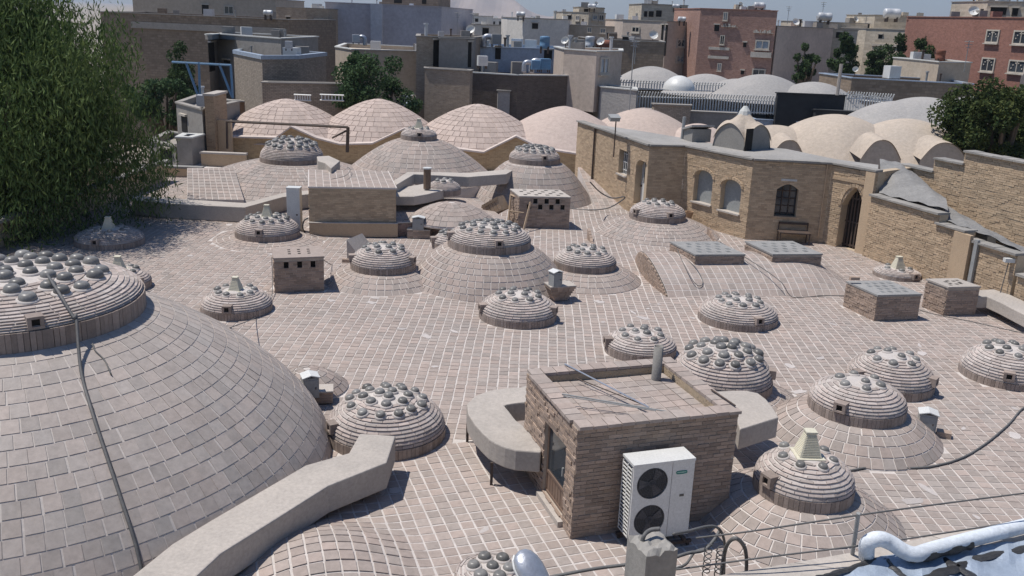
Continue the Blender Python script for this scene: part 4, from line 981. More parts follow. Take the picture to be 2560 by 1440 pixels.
# roof: felt sheet, coping, drain pipes
rb_ = [G(px, py, HZ - .1) for (px, py) in ((2196, 412), (2090, 398), (1965, 372), (1890, 366), (1800, 362), (1708, 345), (1600, 327), (1488, 311))]
q = [tuple(p[:2]) for p in HP] + [tuple(p[:2]) for p in rb_]
MB().prism(q, HZ - .35, HZ - .10).build('roof', ROOFG, house)
for i in range(5):
    A, B = HP[i][:2], HP[i + 1][:2]; L = np.linalg.norm(B - A); M = fr(A[0], A[1], 0, math.atan2(*(B - A)[::-1])); m = MB(); n = max(2, round(L / .5))
    for k in range(n): m.box(M, L * k / n + .004, L * (k + 1) / n - .004, -.10, .32, HZ - .085 + random.uniform(0, .012), HZ - .02 + random.uniform(0, .015))
    m.build('coping', CONC2, house)
a, b = HP[5][:2], np.array([HP[5][0] + 2.6, HP[5][1] + 2.2]); brick_wall(house, a, b, 0, HZ - .09, TAN, TANM, t=.3, bh=.075, bl=.25, s_in=(.46, 0))
MB().tube([(*(HP[3][:2] + (HP[4] - HP[3])[:2] * .93 + np.array([0, -.06])), z) for z in (.3, 1.2, 2.3, 3.1)], .02, 6).build('drain_pipe', TAN, house)
MB().tube([(*(HP[0][:2] + (HP[1] - HP[0])[:2] * f_ + np.array([-.08, 0])), z) for (f_, z) in ((.30, 3.1), (.30, 2.0), (.30, .3))], .05, 6).build('drain_pipe', IRON, house)
# metal bench below the window, flower pots, roof clutter
A, B = HP[3], HP[4]; gb = G(2000, 606, 0.25); t = thing('iron_bench', 'small rusty iron bench under the dark window of the tan house', 'bench', gb, math.atan2(*(B - A)[:2][::-1])); BM = MW[t]
sb, zb_ = wallhit(A, B, 1940, 600)
BM = fr(*(A[:2] + (B - A)[:2] / np.linalg.norm((B - A)[:2]) * sb), 0, math.atan2(*(B - A)[:2][::-1]))
for x in (0, 1.1):
    for (y, h) in ((-.62, .62), (-.12, 1.0)): MB().box(BM, x, x + .04, y, y + .04, .0, h * .8).build('leg', IRON, t)
MB().box(BM, -.02, 1.16, -.64, -.06, .45, .49).build('seat', IRON, t); MB().box(BM, 0, 1.14, -.12, -.08, .72, .8).build('backrest', IRON, t)
MUDP = mat('terracotta', (.36, .24, .15), None, rv=.1)
for k, (px, py) in enumerate(((1722, 545), (1716, 528), (1708, 512))):
    g = G(px, py, .3); MB().rev(fr(g[0], g[1], .3 + .0 * k), [(.11, 0), (.17, .24), (.18, .28), (.14, .28), (.13, .2)], 14, cap=True).build('flower_pot', MUDP, label='empty clay pot against the tan house, %s of three' % ('nearest', 'middle', 'farthest')[k], cat='flower pot', group='clay pots by the house wall')
g = G(1697, 520, .2); t = thing('stone_basin', 'small wall basin on a brick stub beside the tan house door', 'basin', g); MB().box(fr(*g), -.2, .2, -.2, .2, 0, .75).build('stub', TAN, t); MB().box(fr(*g), -.26, .26, -.24, .24, .75, .8).build('slab', CONC, t); MB().rev(fr(g[0] - .1, g[1] - .1, .8), [(.12, 0), (.14, .12), (.1, .12), (.08, .03)], 14).build('bowl', CONC2, t)
# flood lamp on a mast
g = D(1535, 375, 40.5); lt = thing('flood_lamp', 'flood lamp on a thin mast at the edge of the tan house roof', 'lamp', (g[0], g[1], 2.9))
zl = zat(g[0], g[1], 300); MB().tube([(g[0], g[1], 2.3), (g[0], g[1], zl)], .03, 6).build('mast', IRON, lt); MB().box(fr(g[0] - .1, g[1], zl, .3, R_(20)), -.22, .22, -.16, .16, 0, .16).build('lamp_head', METALG, lt); MB().box(fr(g[0] - .1, g[1], zl, .3, R_(20)), -.24, .24, -.18, .18, .16, .19).build('lamp_visor', METALG, lt)
g = G(1705, 347, HZ - .1); MB().tube([(g[0], g[1], HZ - .1), (g[0] + .02, g[1], zat(g[0], g[1], 292))], .07, 8).build('flue_pipe', METALG, label='dark flue pipe standing on the tan house roof', cat='pipe')
g = G(1742, 352, HZ - .1); t = thing('roof_hatch', 'small hooded cement hatch on the tan house roof', 'hatch', (g[0], g[1], HZ)); MB().box(fr(g[0], g[1], HZ - .1, .3), -.45, .45, -.4, .4, 0, .55).build('hatch_body', CONC2, t); MB().box(fr(g[0], g[1], HZ + .45, .3, R_(-14)), -.55, .55, -.5, .5, 0, .08).build('hatch_lid', PLASTG, t)

# groin-vaulted wind cowl behind the house roof: arched cheeks on four sides, plaster hood, ragged tip
g = G(1853, 368, HZ - .1); cz = HZ - .1; ca_ = .88; chh = zat(g[0], g[1], 308) - cz; pk = zat(g[0], g[1], 270)
cowl = thing('wind_cowl', 'plaster wind cowl with arched grey cheeks and a ragged pointed top behind the tan house', 'wind cowl', (g[0], g[1], cz)); CWM = fr(g[0], g[1], cz, R_(38))
def cowl_z(x, y):
    q = max(math.sqrt(max(0, 1 - (abs(x) / ca_) ** 1.7)), math.sqrt(max(0, 1 - (abs(y) / ca_) ** 1.7))); r = math.hypot(x, y) / ca_
    return chh * q + (pk - cz - chh) * max(0, 1 - r / .95) ** 1.7
MB().grid(lambda u, v: (CWM @ np.array([ca_ * (2 * u - 1), ca_ * (2 * v - 1), cowl_z(ca_ * (2 * u - 1), ca_ * (2 * v - 1)) + .04, 1]))[:3], 36, 36).build('cowl_hood', PLAST, cowl, smooth=True)
for k in range(4):
    M = CWM @ fr(0, 0, 0, k * math.pi / 2); m = MB(); n = 20; xs = np.linspace(-ca_, ca_, n + 1)
    V = [(M @ np.array([x, -ca_ + .06, 0, 1]))[:3] for x in xs] + [(M @ np.array([x, -ca_ + .06, chh * math.sqrt(max(0, 1 - (abs(x) / ca_) ** 1.7)) + .03, 1]))[:3] for x in xs]
    m.add(V, [(i, i + 1, n + 2 + i, n + 1 + i) for i in range(n)]); m.build('cheek_wall', CONC2, cowl)
MB().box(CWM @ fr(-ca_ * .62, -ca_ * .2, 0), -.35, .1, -.72, -.70, 0, chh * .9).build('opening', DARK, cowl)
MB().rev(fr(g[0], g[1], cz - .4), [(ca_ * 1.6, 0), (ca_ * 1.6, .25), (ca_ * 1.3, .38)], 28).build('cowl_base', PLASTG, cowl)
MB().rev(fr(g[0], g[1], pk - .12), [(.3, -.25), (.22, .0), (.08, .2)], 9).build('ragged_tip', PALEP, cowl)

# ================================================================ garden wall, passage vault and tall wall on the right
W6A, W6B = np.array([12.95, 33.3]), np.array([12.95, 33.3]) + np.array([.319, -.948]) * 10.4
gw = thing('garden_wall', 'long stepped tan brick wall running from the gateway to the right edge', 'wall', (*W6A, 0))
def seg(parent, A, B, xa, xb, ya, yb, mb=TAN, mm=TANM, cop=CONC2, zb=0., **k):
    s0, z0 = wallhit(A, B, xa, ya); s1, z1 = wallhit(A, B, xb, yb); e = (B - A) / np.linalg.norm(B - A); P, Q = A + e * s0, A + e * s1; h0, h1 = z0 - zb, z1 - zb
    z = min(h0, h1) if abs(h0 - h1) < .25 else h0
    brick_wall(parent, P, Q, zb, z, mb, mm, bh=.075, bl=.25, proud=.014, rough=.009, t=.35, **k)
    M = fr(P[0], P[1], 0, math.atan2(*(Q - P)[::-1])); L = np.linalg.norm(Q - P); m = MB(); n = max(2, round(L / .45))
    for i in range(n): m.box(M, L * i / n + .004, L * (i + 1) / n - .004, -.11, .42, zb + z + .002, zb + z + .055 + random.uniform(0, .02))
    m.build('coping', cop, parent); return P, Q, zb + z
s1_ = seg(gw, W6A, W6B, 2178, 2352, 489, 530); s2_ = seg(gw, W6A, W6B, 2342, 2418, 556, 582); s3_ = seg(gw, W6A, W6B, 2418, 2545, 590, 640); s4_ = seg(gw, W6A, W6B, 2545, 2640, 685, 720)
P, Q, z = s2_; e6 = (W6B - W6A) / np.linalg.norm(W6B - W6A); n6 = np.array([-.948, -.319])
bp = W6A + e6 * (wallhit(W6A, W6B, 2395, 700)[0]); M = fr(bp[0], bp[1], 0, math.atan2(e6[1], e6[0]))
MB().box(M, -.35, .35, -.16, -.03, 0, z - .02).build('buttress', TAN, gw)
bp = W6A + e6 * (wallhit(W6A, W6B, 2432, 690)[0]); M = fr(bp[0], bp[1], 0, math.atan2(e6[1], e6[0])); MB().box(M, -.07, .07, -.12, -.03, 0, z - .1).build('downpipe', METALG, gw); MB().box(M, .09, 4.2, -.14, -.03, .02, .2).build('gutter', METALG, gw)
W7A, W7B = W6A - n6 * 2.6 + e6 * -2, W6B - n6 * 2.6
tw = thing('tall_wall', 'tall rough tan brick wall behind the stepped wall at the right edge', 'wall', (*W7A, 0))
seg(tw, W7A, W7B, 2338, 2412, 397, 413); seg(tw, W7A, W7B, 2414, 2620, 379, 420); seg(tw, W7A, W7B, 2250, 2337, 412, 425)
SLOPE = mat('cracked_plaster', (.27, .262, .25), (.21, .205, .198), scale=1.2, fine=7, rv=.02, stain=(.15, .148, .145), stain_amt=.7, bump=.5, bdist=.05)
pv = thing('passage_vault', 'grey cracked plaster slope stepping down between the garden wall and the tall wall', 'vault', (*(W6A - n6 * 1.3), 1.2))
def onw(A, B, px, py, off=0.):
    s, z = wallhit(A, B, px, py); e = (B - A) / np.linalg.norm(B - A); p = A + e * s; return np.array([p[0], p[1], z])
def loft(lo, hi, name, bulge, mt=SLOPE):
    lo = smooth_pts(lo, 5); hi = smooth_pts(hi, 5); n = len(lo) - 1
    MB().grid(lambda u, v: lo[round(u * n)] * (1 - v) + hi[round(u * n)] * v + np.array([0, 0, bulge * math.sin(math.pi * v) + .03 * math.sin(u * 23 + v * 7)]), n, 10).build(name, mt, pv, smooth=True)
i6 = -n6 * .3
loft([onw(W6A, W6B, *p) + np.array([*i6, .05]) for p in ((2180, 487), (2230, 499), (2290, 513), (2352, 529))], [onw(W7A, W7B, *p) + np.array([*(n6 * .02), 0]) for p in ((2200, 398), (2250, 408), (2300, 445), (2352, 505))], 'plaster_slope', .25)
loft([onw(W6A, W6B, *p) + np.array([*i6, .05]) for p in ((2345, 556), (2400, 575), (2470, 602), (2545, 640))], [onw(W7A, W7B, *p) + np.array([*(n6 * .02), 0]) for p in ((2352, 508), (2400, 540), (2460, 585), (2545, 632))], 'plaster_slope', .2)
for (px, py, lab) in ((2372, 510, 'white roof light box at the step of the plaster slope'), (2500, 590, 'white roof light box low on the plaster slope at the right edge')):
    p = onw(W7A, W7B, px, py) + np.array([*(n6 * .7), 0]); t = thing('roof_light', lab, 'roof light', p, .3); M = fr(p[0], p[1], p[2] - .2, math.atan2(e6[1], e6[0]))
    MB().box(M, -.35, .35, -.2, .2, 0, .3).build('case', METALW, t); MB().box(M, -.25, .25, -.1, .1, .3, .31).build('grille', IRON, t)
p = onw(W6A, W6B, 2530, 655) + np.array([*(n6 * .12), 0]); t = thing('camera_bracket', 'small white camera on a bracket at the end of the garden wall', 'camera', p); MB().box(fr(p[0], p[1], p[2]), -.15, .15, -.08, .08, 0, .12).build('case', METALW, t); MB().tube([p, p - np.array([.05, 0, .6]), p - np.array([.1, 0, 1.3])], .015, 5).build('lead', CABLE, t)
# dark planters / retaining strip at the foot behind the gate end
# ================================================================ the row of far tiled domes and their gabled wall
YW = 49.8
back = thing('gabled_wall', 'tan wall with gables in front of the row of far pink domes', 'wall', D(980, 380, YW)); 
TP = [(505, 376), (565, 344), (690, 347), (728, 319), (790, 347), (850, 363), (931, 361), (1011, 324), (1075, 362), (1152, 376), (1209, 383), (1290, 343), (1350, 372), (1500, 396)]
tp = [D(p[0], p[1], YW) for p in TP]; tp = [np.array([p[0], YW, p[2]]) for p in tp]; m = MB(); cp = MB()
for a, b in zip(tp[:-1], tp[1:]):
    m.slab([a, b, b + np.array([0, .3, 0]), a + np.array([0, .3, 0])], [np.array([a[0], YW, -1]), np.array([b[0], YW, -1]), np.array([b[0], YW + .3, -1]), np.array([a[0], YW + .3, -1])])
    o = np.array([0, -.12, 0]); i_ = np.array([0, .5, 0]); u = np.array([0, 0, .09]); v = np.array([0, 0, .004]); cp.slab([a + o + u, b + o + u, b + i_ + u, a + i_ + u], [a + o + v, b + o + v, b + i_ + v, a + i_ + v])
m.build('wall', mat('gable_brick', (.40, .285, .165), (.36, .255, .15), scale=.5, fine=6, rv=.02, brick=(.25, .075, (.40, .30, .19))), back); cp.build('coping', PINKG, back)
MB().grid(lambda u, v: (lambda k, f: (tp[k] * (1 - f) + tp[k + 1] * f) * (1 - v) + v * np.array([(tp[k] * (1 - f) + tp[k + 1] * f)[0], 60, .2]) + np.array([0, .31 * (1 - v), .02]))(min(int(u * 13), 12), u * 13 - min(int(u * 13), 12)), 52, 12).build('vault_roof', PINKD, back, smooth=False)
def far_dome(lab, px, ytop, Y, R, zb, material, grout, tiles=0, ex=1.35, group='far plastered and tiled domes', tile=.42, n=60, fx=None):
    c = D(px, ytop, Y); h = c[2] - zb; t = thing('plastered_dome' if not tiles else 'tiled_dome', lab, 'dome', (c[0], c[1], zb), group=group)
    pr = [(R * (1 - k / 20), zb + h * (((1 - (1 - k / 20) ** 1.8) * (1 - .15 * (1 - k / 20))) if ex == 1.35 else (1 - (1 - k / 20) ** 2) ** ex)) for k in range(21)]; pr[-1] = (.02, pr[-1][1])
    MB().rev(fr(c[0], c[1], 0), [(max(.01, p[0] - .02), p[1] - .02) for p in pr], n, cap=False).build('dome_shell', grout, t, smooth=True)
    if tiles: rings(t, (c[0], c[1], 0.), tile_rings(pr[:-1], tile, gap=.03, thick=.03), 'tile', material, tiles)
    return t
far_dome('leftmost pink tiled dome of the far row, behind the black steel frame', 716, 246, 54, 4.3, .9, PINKD, PINKG, 110)
far_dome('second pink tiled dome from the left in the far row', 946, 246, 54.3, 4.2, .85, PINKD, PINKG, 110)
far_dome('middle pink tiled dome of the far row', 1197, 259, 54.3, 4.4, .8, PINKD, PINKG, 110)
far_dome('fourth smooth pink dome of the far row, left of the tan house', 1412, 264, 55, 4.8, .6, PINKD, PINKD, 0)
far_dome('fifth smooth pink dome of the far row, behind the tan house roof', 1610, 268, 56, 5.0, .5, PINKD, PINKD, 0)
far_dome('small smooth dome between the flue pipe and the wind cowl', 1748, 308, 54, 2.2, 1.3, PINKD, PINKD, 0, ex=1.0)
far_dome('low plaster dome right of the wind cowl', 1945, 312, 50, 3.4, 1.2, PLAST, PLAST, 0, ex=1.0)
far_dome('large plaster dome behind the gateway', 2098, 285, 50, 5.2, .4, PLAST, PLAST, 0, ex=1.05)
far_dome('rightmost plaster dome beside the leafy tree', 2275, 296, 49, 5.0, .4, PLAST, PLAST, 0, ex=1.05)
# pointed barrel ends in front of the plaster domes
def barrel_end(lab, x0, xp, x1, yb, yp, Y, back_):
    a, b, p = D(x0, yb, Y), D(x1, yb + (x1 - x0) * .04, Y), D(xp, yp, Y); t = thing('barrel_vault', lab, 'vault', (p[0], Y, a[2]), group='pointed plaster vault ends'); n = 10
    L = [a + (p - a) * s + np.array([0, 0, .28 * (p[2] - a[2]) * math.sin(math.pi * s)]) for s in np.linspace(0, 1, n)] + [p + (b - p) * s + np.array([0, 0, .28 * (p[2] - b[2]) * math.sin(math.pi * s)]) for s in np.linspace(0, 1, n)][1:]
    m = MB(); k = len(L); o = np.array([.0, back_, 0.15]); V = L + [np.array([q[0], Y, -1.]) for q in L]
    m.add(V, [(i, k + i, k + i + 1, i + 1) for i in range(k - 1)]); m.build('end_wall', PLAST, t)
    MB().grid(lambda u, v: L[round(u * (k - 1))] + np.array([0, -.08, .03]) + o * v, k - 1, 2).build('vault_shell', PLAST, t, smooth=True)
barrel_end('low rounded plaster vault end right of the wind cowl', 1930, 1975, 2008, 386, 350, 45.5, 1.6); barrel_end('pointed plaster vault end above the passage', 2150, 2206, 2252, 398, 350, 45.0, 1.8); barrel_end('pointed plaster vault end beside the leafy tree', 2300, 2362, 2420, 400, 357, 45.0, 1.8)
# black steel frame in front of the first dome
t = thing('steel_gantry', 'black steel beam on posts in front of the leftmost far dome', 'steel frame', D(720, 350, 48.9)); P = [D(567, 303, 48.9), D(870, 318, 48.9), D(567, 348, 48.9), D(868, 357, 48.9)]
MB().tube([P[0], P[1]], .07, 4).build('beam', IRON, t); MB().tube([P[0], P[2] - np.array([0, 0, .5])], .06, 4).build('post', IRON, t); MB().tube([P[1], P[3] - np.array([0, 0, .5])], .09, 4).build('post', IRON, t); MB().tube([P[1] + np.array([-.1, .05, -.2]), D(830, 345, 49)], .05, 4).build('brace', IRON, t)
# brick pier and low wall at the left end of the row
t = thing('brick_pier', 'tall brick pier with a pale slab at the left end of the far domes', 'pier', D(520, 375, 49.0)); a = D(510, 240, 49.0); b = D(533, 240, 49.0)
MB().box(fr(a[0], 49.0), 0, b[0] - a[0], 0, 2.2, -1, a[2]).build('shaft', mat('pier_brick', (.36, .25, .16), (.3, .21, .14), brick=(.25, .075, (.38, .29, .2)), rv=.02), t); MB().box(fr(a[0], 49.0), -.06, b[0] - a[0] + .06, -.06, 2.3, a[2], a[2] + .12).build('cap_slab', CONC, t)
MB().box(fr(b[0] + .02, 49.4), 0, .7, 0, .3, 0, D(550, 300, 49.4)[2]).build('side_wall', TAN, t)
t = thing('low_wall', 'low tan wall with a pale coping in front of the brick pier', 'wall', D(555, 415, 47.6)); a, b = D(502, 384, 47.6), D(612, 386, 47.6); MB().box(fr(a[0], 47.6), 0, b[0] - a[0], 0, .3, -1, a[2]).build('wall', TAN, t); MB().box(fr(a[0], 47.6), -.05, b[0] - a[0] + .05, -.07, .36, a[2], a[2] + .09).build('coping', CONC, t)
# vault flank between the far right mound and the house, sloping tiled sheet at the far left
t = thing('tiled_ramp', 'steep tiled flank leaning between the far right mound and the tan house', 'ramp', G(1500, 500)); q = [G(1445, 418, .95), G(1530, 418, .95), G(1578, 522, .0), G(1492, 524, 0.)]
MB().slab([q[3], q[2], q[1], q[0]], [p - np.array([0, 0, 1.2]) for p in (q[3], q[2], q[1], q[0])]).build('ramp_body', GROUT, t); tile_patch(t, lambda u, v: q[3] * (1 - u) * (1 - v) + q[2] * u * (1 - v) + q[1] * u * v + q[0] * (1 - u) * v + np.array([0, 0, .004]), 7, 13, TILE)
t = thing('tiled_ramp', 'flat tiled slope with bright joints left of the far left mound', 'ramp', G(520, 460)); q = [G(468, 420, 1.15), G(585, 420, 1.15), G(610, 500, .45), G(468, 498, .45)]
MB().slab([q[3], q[2], q[1], q[0]], [p - np.array([0, 0, 1.2]) for p in (q[3], q[2], q[1], q[0])]).build('ramp_body', GROUT, t); tile_patch(t, lambda u, v: q[3] * (1 - u) * (1 - v) + q[2] * u * (1 - v) + q[1] * u * v + q[0] * (1 - u) * v + np.array([0, 0, .004]), 9, 11, TILE, gap=.12)
# chimney stub on the raised duct
g = D(1068, 440, 37); t = thing('chimney_pot', 'short brown chimney pot with a white rim on the raised cement duct', 'chimney', (g[0], g[1], 1.4)); z1 = zat(g[0], g[1], 422); MB().rev(fr(g[0], g[1], 1.2), [(.15, 0), (.15, z1 - 1.2)], 14).build('pot', mat('pot_brown', (.2, .14, .10), None), t); MB().rev(fr(g[0], g[1], z1), [(.18, 0), (.18, .05), (.13, .05)], 14).build('rim', METALW, t)
# terrace edge parapets
t = thing('edge_wall', 'dark low parapet at the far left corner of the roof below the tree', 'wall', G(430, 455)); a, b = D(370, 418, 44), D(502, 420, 44); MB().box(fr(a[0], 44), -8, b[0] - a[0], 0, .3, -1, a[2]).build('wall', TAN, t); MB().box(fr(a[0], 44), -8, b[0] - a[0] + .05, -.06, .36, a[2], a[2] + .1).build('coping', CONC2, t)
t = thing('edge_wall', 'shaded brick wall along the left edge of the roof under the tree', 'wall', (-17.2, 34, 0)); brick_wall(t, (-17.3, 24), (-16.6, 43), 0, .9, TAN, TANM, t=.3, bricks=False); MB().box(fr(-17.3, 24, 0, math.atan2(19, .7)), 0, 19, -.33, .05, .9, 1.0).build('coping', CONC2, t)
# ================================================================ the town behind
def bm(name, c, brick=None, **k):
    c = tuple(min(.7, x * 1.12) for x in c); c2 = tuple(x * .86 for x in c); return mat(name, c, c2, scale=k.pop('scale', .35), fine=k.pop('fine', 3.), rv=.02, rough=.92, stain=tuple(x * .7 for x in c), stain_amt=.35, bump=.15, bdist=.04, brick=brick, **k)
B_BROWN = bm('brown_brick', (.25, .195, .145), (.5, .22, (.19, .15, .115)))
B_DARK = bm('dark_brick', (.13, .105, .09), (.25, .075, (.17, .145, .125)))
B_TAN = bm('town_tan_brick', (.36, .29, .22), (.25, .075, (.40, .34, .27)))
B_ROUGH = bm('rough_pale_brick', (.34, .29, .235), (.25, .09, (.14, .12, .10)))
B_RED = bm('red_face_brick', (.33, .195, .155), (.25, .075, (.36, .25, .21)))
B_RED2 = bm('dark_red_face_brick', (.28, .135, .10), (.25, .075, (.31, .18, .15)))
B_GREY = bm('lilac_grey_render', (.40, .385, .415)); B_LGREY = bm('pale_strip_render', (.47, .46, .48)); B_CREAM = bm('cream_stone', (.52, .46, .37), (.7, .3, (.45, .39, .31)))
B_WHITE = bm('white_render', (.60, .57, .52)); B_PINKW = bm('pinkish_render', (.46, .385, .325)); B_CONC = bm('bare_concrete', (.27, .25, .225)); B_SAND = bm('sandy_render', (.42, .355, .28))
TRIM = mat('stone_trim', (.52, .47, .40), None, scale=2, fine=9, rv=.03)
STEELP = mat('pale_tank', (.52, .53, .54), (.45, .46, .47), rv=.05, rough=.5, metal=.2)
CURT = mat('curtain_pane', (.20, .24, .29), (.28, .32, .36), scale=.6, fine=2, rv=.2, rough=.12, spec=.6, bump=0)
def town(label, pts, ytop, material, depth=8., wins=(), base=-5., cop=None, coph=.08, name='building', cat='building', trim=TRIM, group=None, roof=ROOFG, clutter=True):
    """pts: (pixel x, distance Y) of the visible wall corners, left to right; wins: (segment, x0, y0, x1, y1, style)"""
    pts = [(x, Y + 7 if 50 <= Y <= 62 and x > 510 else Y) for (x, Y) in pts]; p0 = D(pts[0][0], ytop, pts[0][1]); zt = p0[2]
    P = []
    for (px, Y) in pts:
        k = 0.
        x = 0.
        # column of the picture at distance Y and height zt
        d = ray(px, 100); q = CAM + d * (Y / d[1])
        for _ in range(4):
            pj = proj((q[0], Y, zt)); q[0] += (px - pj[0]) / ppm((q[0], Y, zt))
        P.append(np.array([q[0], Y]))
    c = sum(P) / len(P); t = thing(name, label, cat, (c[0], c[1], base), group=group)
    Q = [tuple(p) for p in P] + [(P[-1][0] + depth * .1, P[-1][1] + depth), (P[0][0] - depth * .1, P[0][1] + depth)]
    MB().prism(Q, base, zt - .3).build('wall', material, t); 
    # parapet with a recessed roof
    m = MB(); n = len(Q)
    for i in range(n):
        a, b = np.array(Q[i]), np.array(Q[(i + 1) % n]); e = (b - a) / np.linalg.norm(b - a); nn = np.array([-e[1], e[0]])
        m.prism([tuple(a), tuple(b), tuple(b + nn * .22 - e * .22), tuple(a + nn * .22 + e * .22)], zt - .3, zt)
    m.build('parapet', material, t); cm = MB()
    for i in range(n):
        a, b = np.array(Q[i]), np.array(Q[(i + 1) % n]); e = (b - a) / np.linalg.norm(b - a); nn = np.array([-e[1], e[0]])
        cm.prism([tuple(a - nn * .07 - e * .07), tuple(b - nn * .07 + e * .07), tuple(b + nn * .28 - e * .28), tuple(a + nn * .28 + e * .28)], zt + .003, zt + coph)
    cm.build('coping', cop or CONC2, t)
    # roof clutter: pipes, boxes, dishes
    if depth >= 5 and clutter:
        for k in range(random.randint(3, 7)):
            f = random.random(); p = P[0] + (P[-1] - P[0]) * f; y = p[1] + depth * random.uniform(.12, .8); x = p[0]; s = random.uniform(.2, .5); q = random.random()
            if q < .35: MB().rev(fr(x, y, zt - .3), [(s * .25, 0), (s * .25, .4 + s * 1.6), (s * .4, .4 + s * 1.6), (s * .4, .5 + s * 1.6)], 8).build('vent_pipe', random.choice([METALG, STEELP, IRON]), t)
            elif q < .92: MB().box(fr(x, y, zt - .3, random.uniform(-.4, .4)), -s, s, -s * .8, s * .8, 0, .35 + s * 1.3).build('roof_box', random.choice([material, CONC2, METALW, B_CONC, STEELP]), t)
            else:
                M = fr(x, y, zt + .5, random.uniform(-.6, .6)) @ np.array(Matrix.Rotation(R_(60), 4, 'X')); MB().rev(M, [(.05, 0), (s * .7, .06), (s, .2)], 12, cap=False).build('dish', METALW, t); MB().tube([(x, y, zt - .3), (x, y, zt + .5)], .03, 4).build('dish_post', IRON, t)
    for w in wins:
        sg, x0, y0, x1, y1 = w[:5]; st = w[5] if len(w) > 5 else 'frame'; A, B = P[sg], P[sg + 1]
        s0, _ = wallhit(A, B, x0, (y0 + y1) / 2); s1, _ = wallhit(A, B, x1, (y0 + y1) / 2); _, zl = wallhit(A, B, (x0 + x1) / 2, y1); _, zh = wallhit(A, B, (x0 + x1) / 2, y0)
        M = fr(A[0], A[1], 0, math.atan2(*(B - A)[::-1])); f = min(.12, (s1 - s0) * .16)
        if st == 'door' or st == 'dark':
            MB().box(M, s0, s1, -.03, .02, zl, zh).build('opening', DARK, t); MB().box(M, s0 - .08, s1 + .08, -.14, .02, zh, zh + .12).build('lintel', trim, t); continue
        if st == 'band': MB().box(M, s0, s1, -.12, .02, zl, zh).build('band', trim, t); continue
        fm = MB()
        for (a, b, c_, d_) in ((s0, s0 + f, zl, zh), (s1 - f, s1, zl, zh), (s0 + f, s1 - f, zl, zl + f), (s0 + f, s1 - f, zh - f, zh), ((s0 + s1) / 2 - f * .3, (s0 + s1) / 2 + f * .3, zl + f, zh - f)): fm.box(M, a, b, -.1, .02, c_, d_)
        wo = fm.build('window', trim, t); MB().box(M, s0 + f, s1 - f, -.03, .02, zl + f, zh - f).build('pane', CURT if random.random() < .5 else PANE, wo)
        MB().box(M, s0 - f * .6, s1 + f * .6, -.22, .02, zl - f * .8, zl - .004).build('sill', trim, wo)
        if st == 'arch':
            m = MB(); cc, hh = (s0 + s1) / 2, (s1 - s0) / 2 - f
            for k in range(6):
                a0 = math.pi * (k + .5) / 6; m.box(M @ fr(cc - hh * .75 * math.cos(a0), 0, zh - f - hh * .9 + hh * .75 * math.sin(a0)), -.05, .05, -.08, -.02, -.05, .05)
            m.build('arch_bars', trim, wo)
        if st == 'box': MB().box(M, s0 - .3, s1 + .3, -.35, .02, zl - .75, zl - .25).build('ledge', trim, wo)
    return t, P, zt
def tank(label, px, py, Y, w, vertical=False, material=STEELP, stand=True, leg=.4):
    """water tank; px,py = its centre; w = width in pixels"""
    c = D(px, py, Y); L = w / ppm(c); r = L * (.30 if not vertical else .42); t = thing('water_tank', label, 'water tank', (c[0], c[1], c[2] - r - leg), group='rooftop water tanks')
    M = fr(*c) @ (I4 if vertical else np.array(Matrix.Rotation(R_(90), 4, 'Y'))); h = L / 2
    MB().rev(M, [(r * .6, -h * 1.02), (r * .96, -h * .93), (r, -h * .8), (r * 1.02, -h * .3), (r, -h * .28), (r * 1.0, h * .28), (r * 1.02, h * .3), (r, h * .8), (r * .96, h * .93), (r * .6, h * 1.02)], 18).build('drum', material, t, smooth=True)
    for s in (-.6, .6): MB().box(fr(c[0] + s * h, c[1], c[2]), -.06, .06, -r * .8, r * .8, -r - leg, -r * .75).build('leg', IRON, t)
def cooler(label, px, py, Y, w, duct=True, material=METALG, mirror=1):
    c = D(px, py, Y); L = w / ppm(c); t = thing('air_cooler', label, 'air cooler', (c[0], c[1], c[2] - L * .5), .2, group='rooftop evaporative coolers'); M = fr(c[0], c[1], c[2] - L * .5, .2)
    MB().box(M, -L / 2, L / 2, -L / 2, L / 2, 0, L).build('case', material, t); m = MB()
    for k in range(6): m.box(M, -L * .42, L * .42, -L * .52, -L * .5 + .001, L * (.12 + k * .13), L * (.19 + k * .13))
    m.build('louvre', material, t)
    if duct:
        pts = [(c[0] + mirror * L * .4, c[1], c[2] + L * .15), (c[0] + mirror * L * .9, c[1], c[2] + L * .25), (c[0] + mirror * L * 1.2, c[1], c[2]), (c[0] + mirror * L * 1.25, c[1], c[2] - L * .9)]
        MB().tube(smooth_pts(pts, 6), L * .30, 10).build('bent_duct', ZINC, t, smooth=True)
    for sx in (-1, 1):
        for sy in (-1, 1): MB().box(M, sx * L * .4 - .03, sx * L * .4 + .03, sy * L * .4 - .03, sy * L * .4 + .03, -L * .3, 0).build('leg', IRON, t)
def mast(label, px, y0, y1, Y, r=.03, bars=True):
    a, b = D(px, y1, Y), D(px, y0, Y); t = thing('aerial_mast', label, 'mast', (a[0], a[1], a[2]), group='thin masts on the roofs'); MB().tube([a, np.array([a[0], Y, b[2]])], r, 5).build('pole', METALG, t)
    if bars:
        for k in range(3): MB().tube([(a[0] - .35 + .08 * k, Y, b[2] - .1 - .22 * k), (a[0] + .35 - .08 * k, Y, b[2] - .1 - .22 * k)], r * .7, 4).build('crossbar', METALG, t)

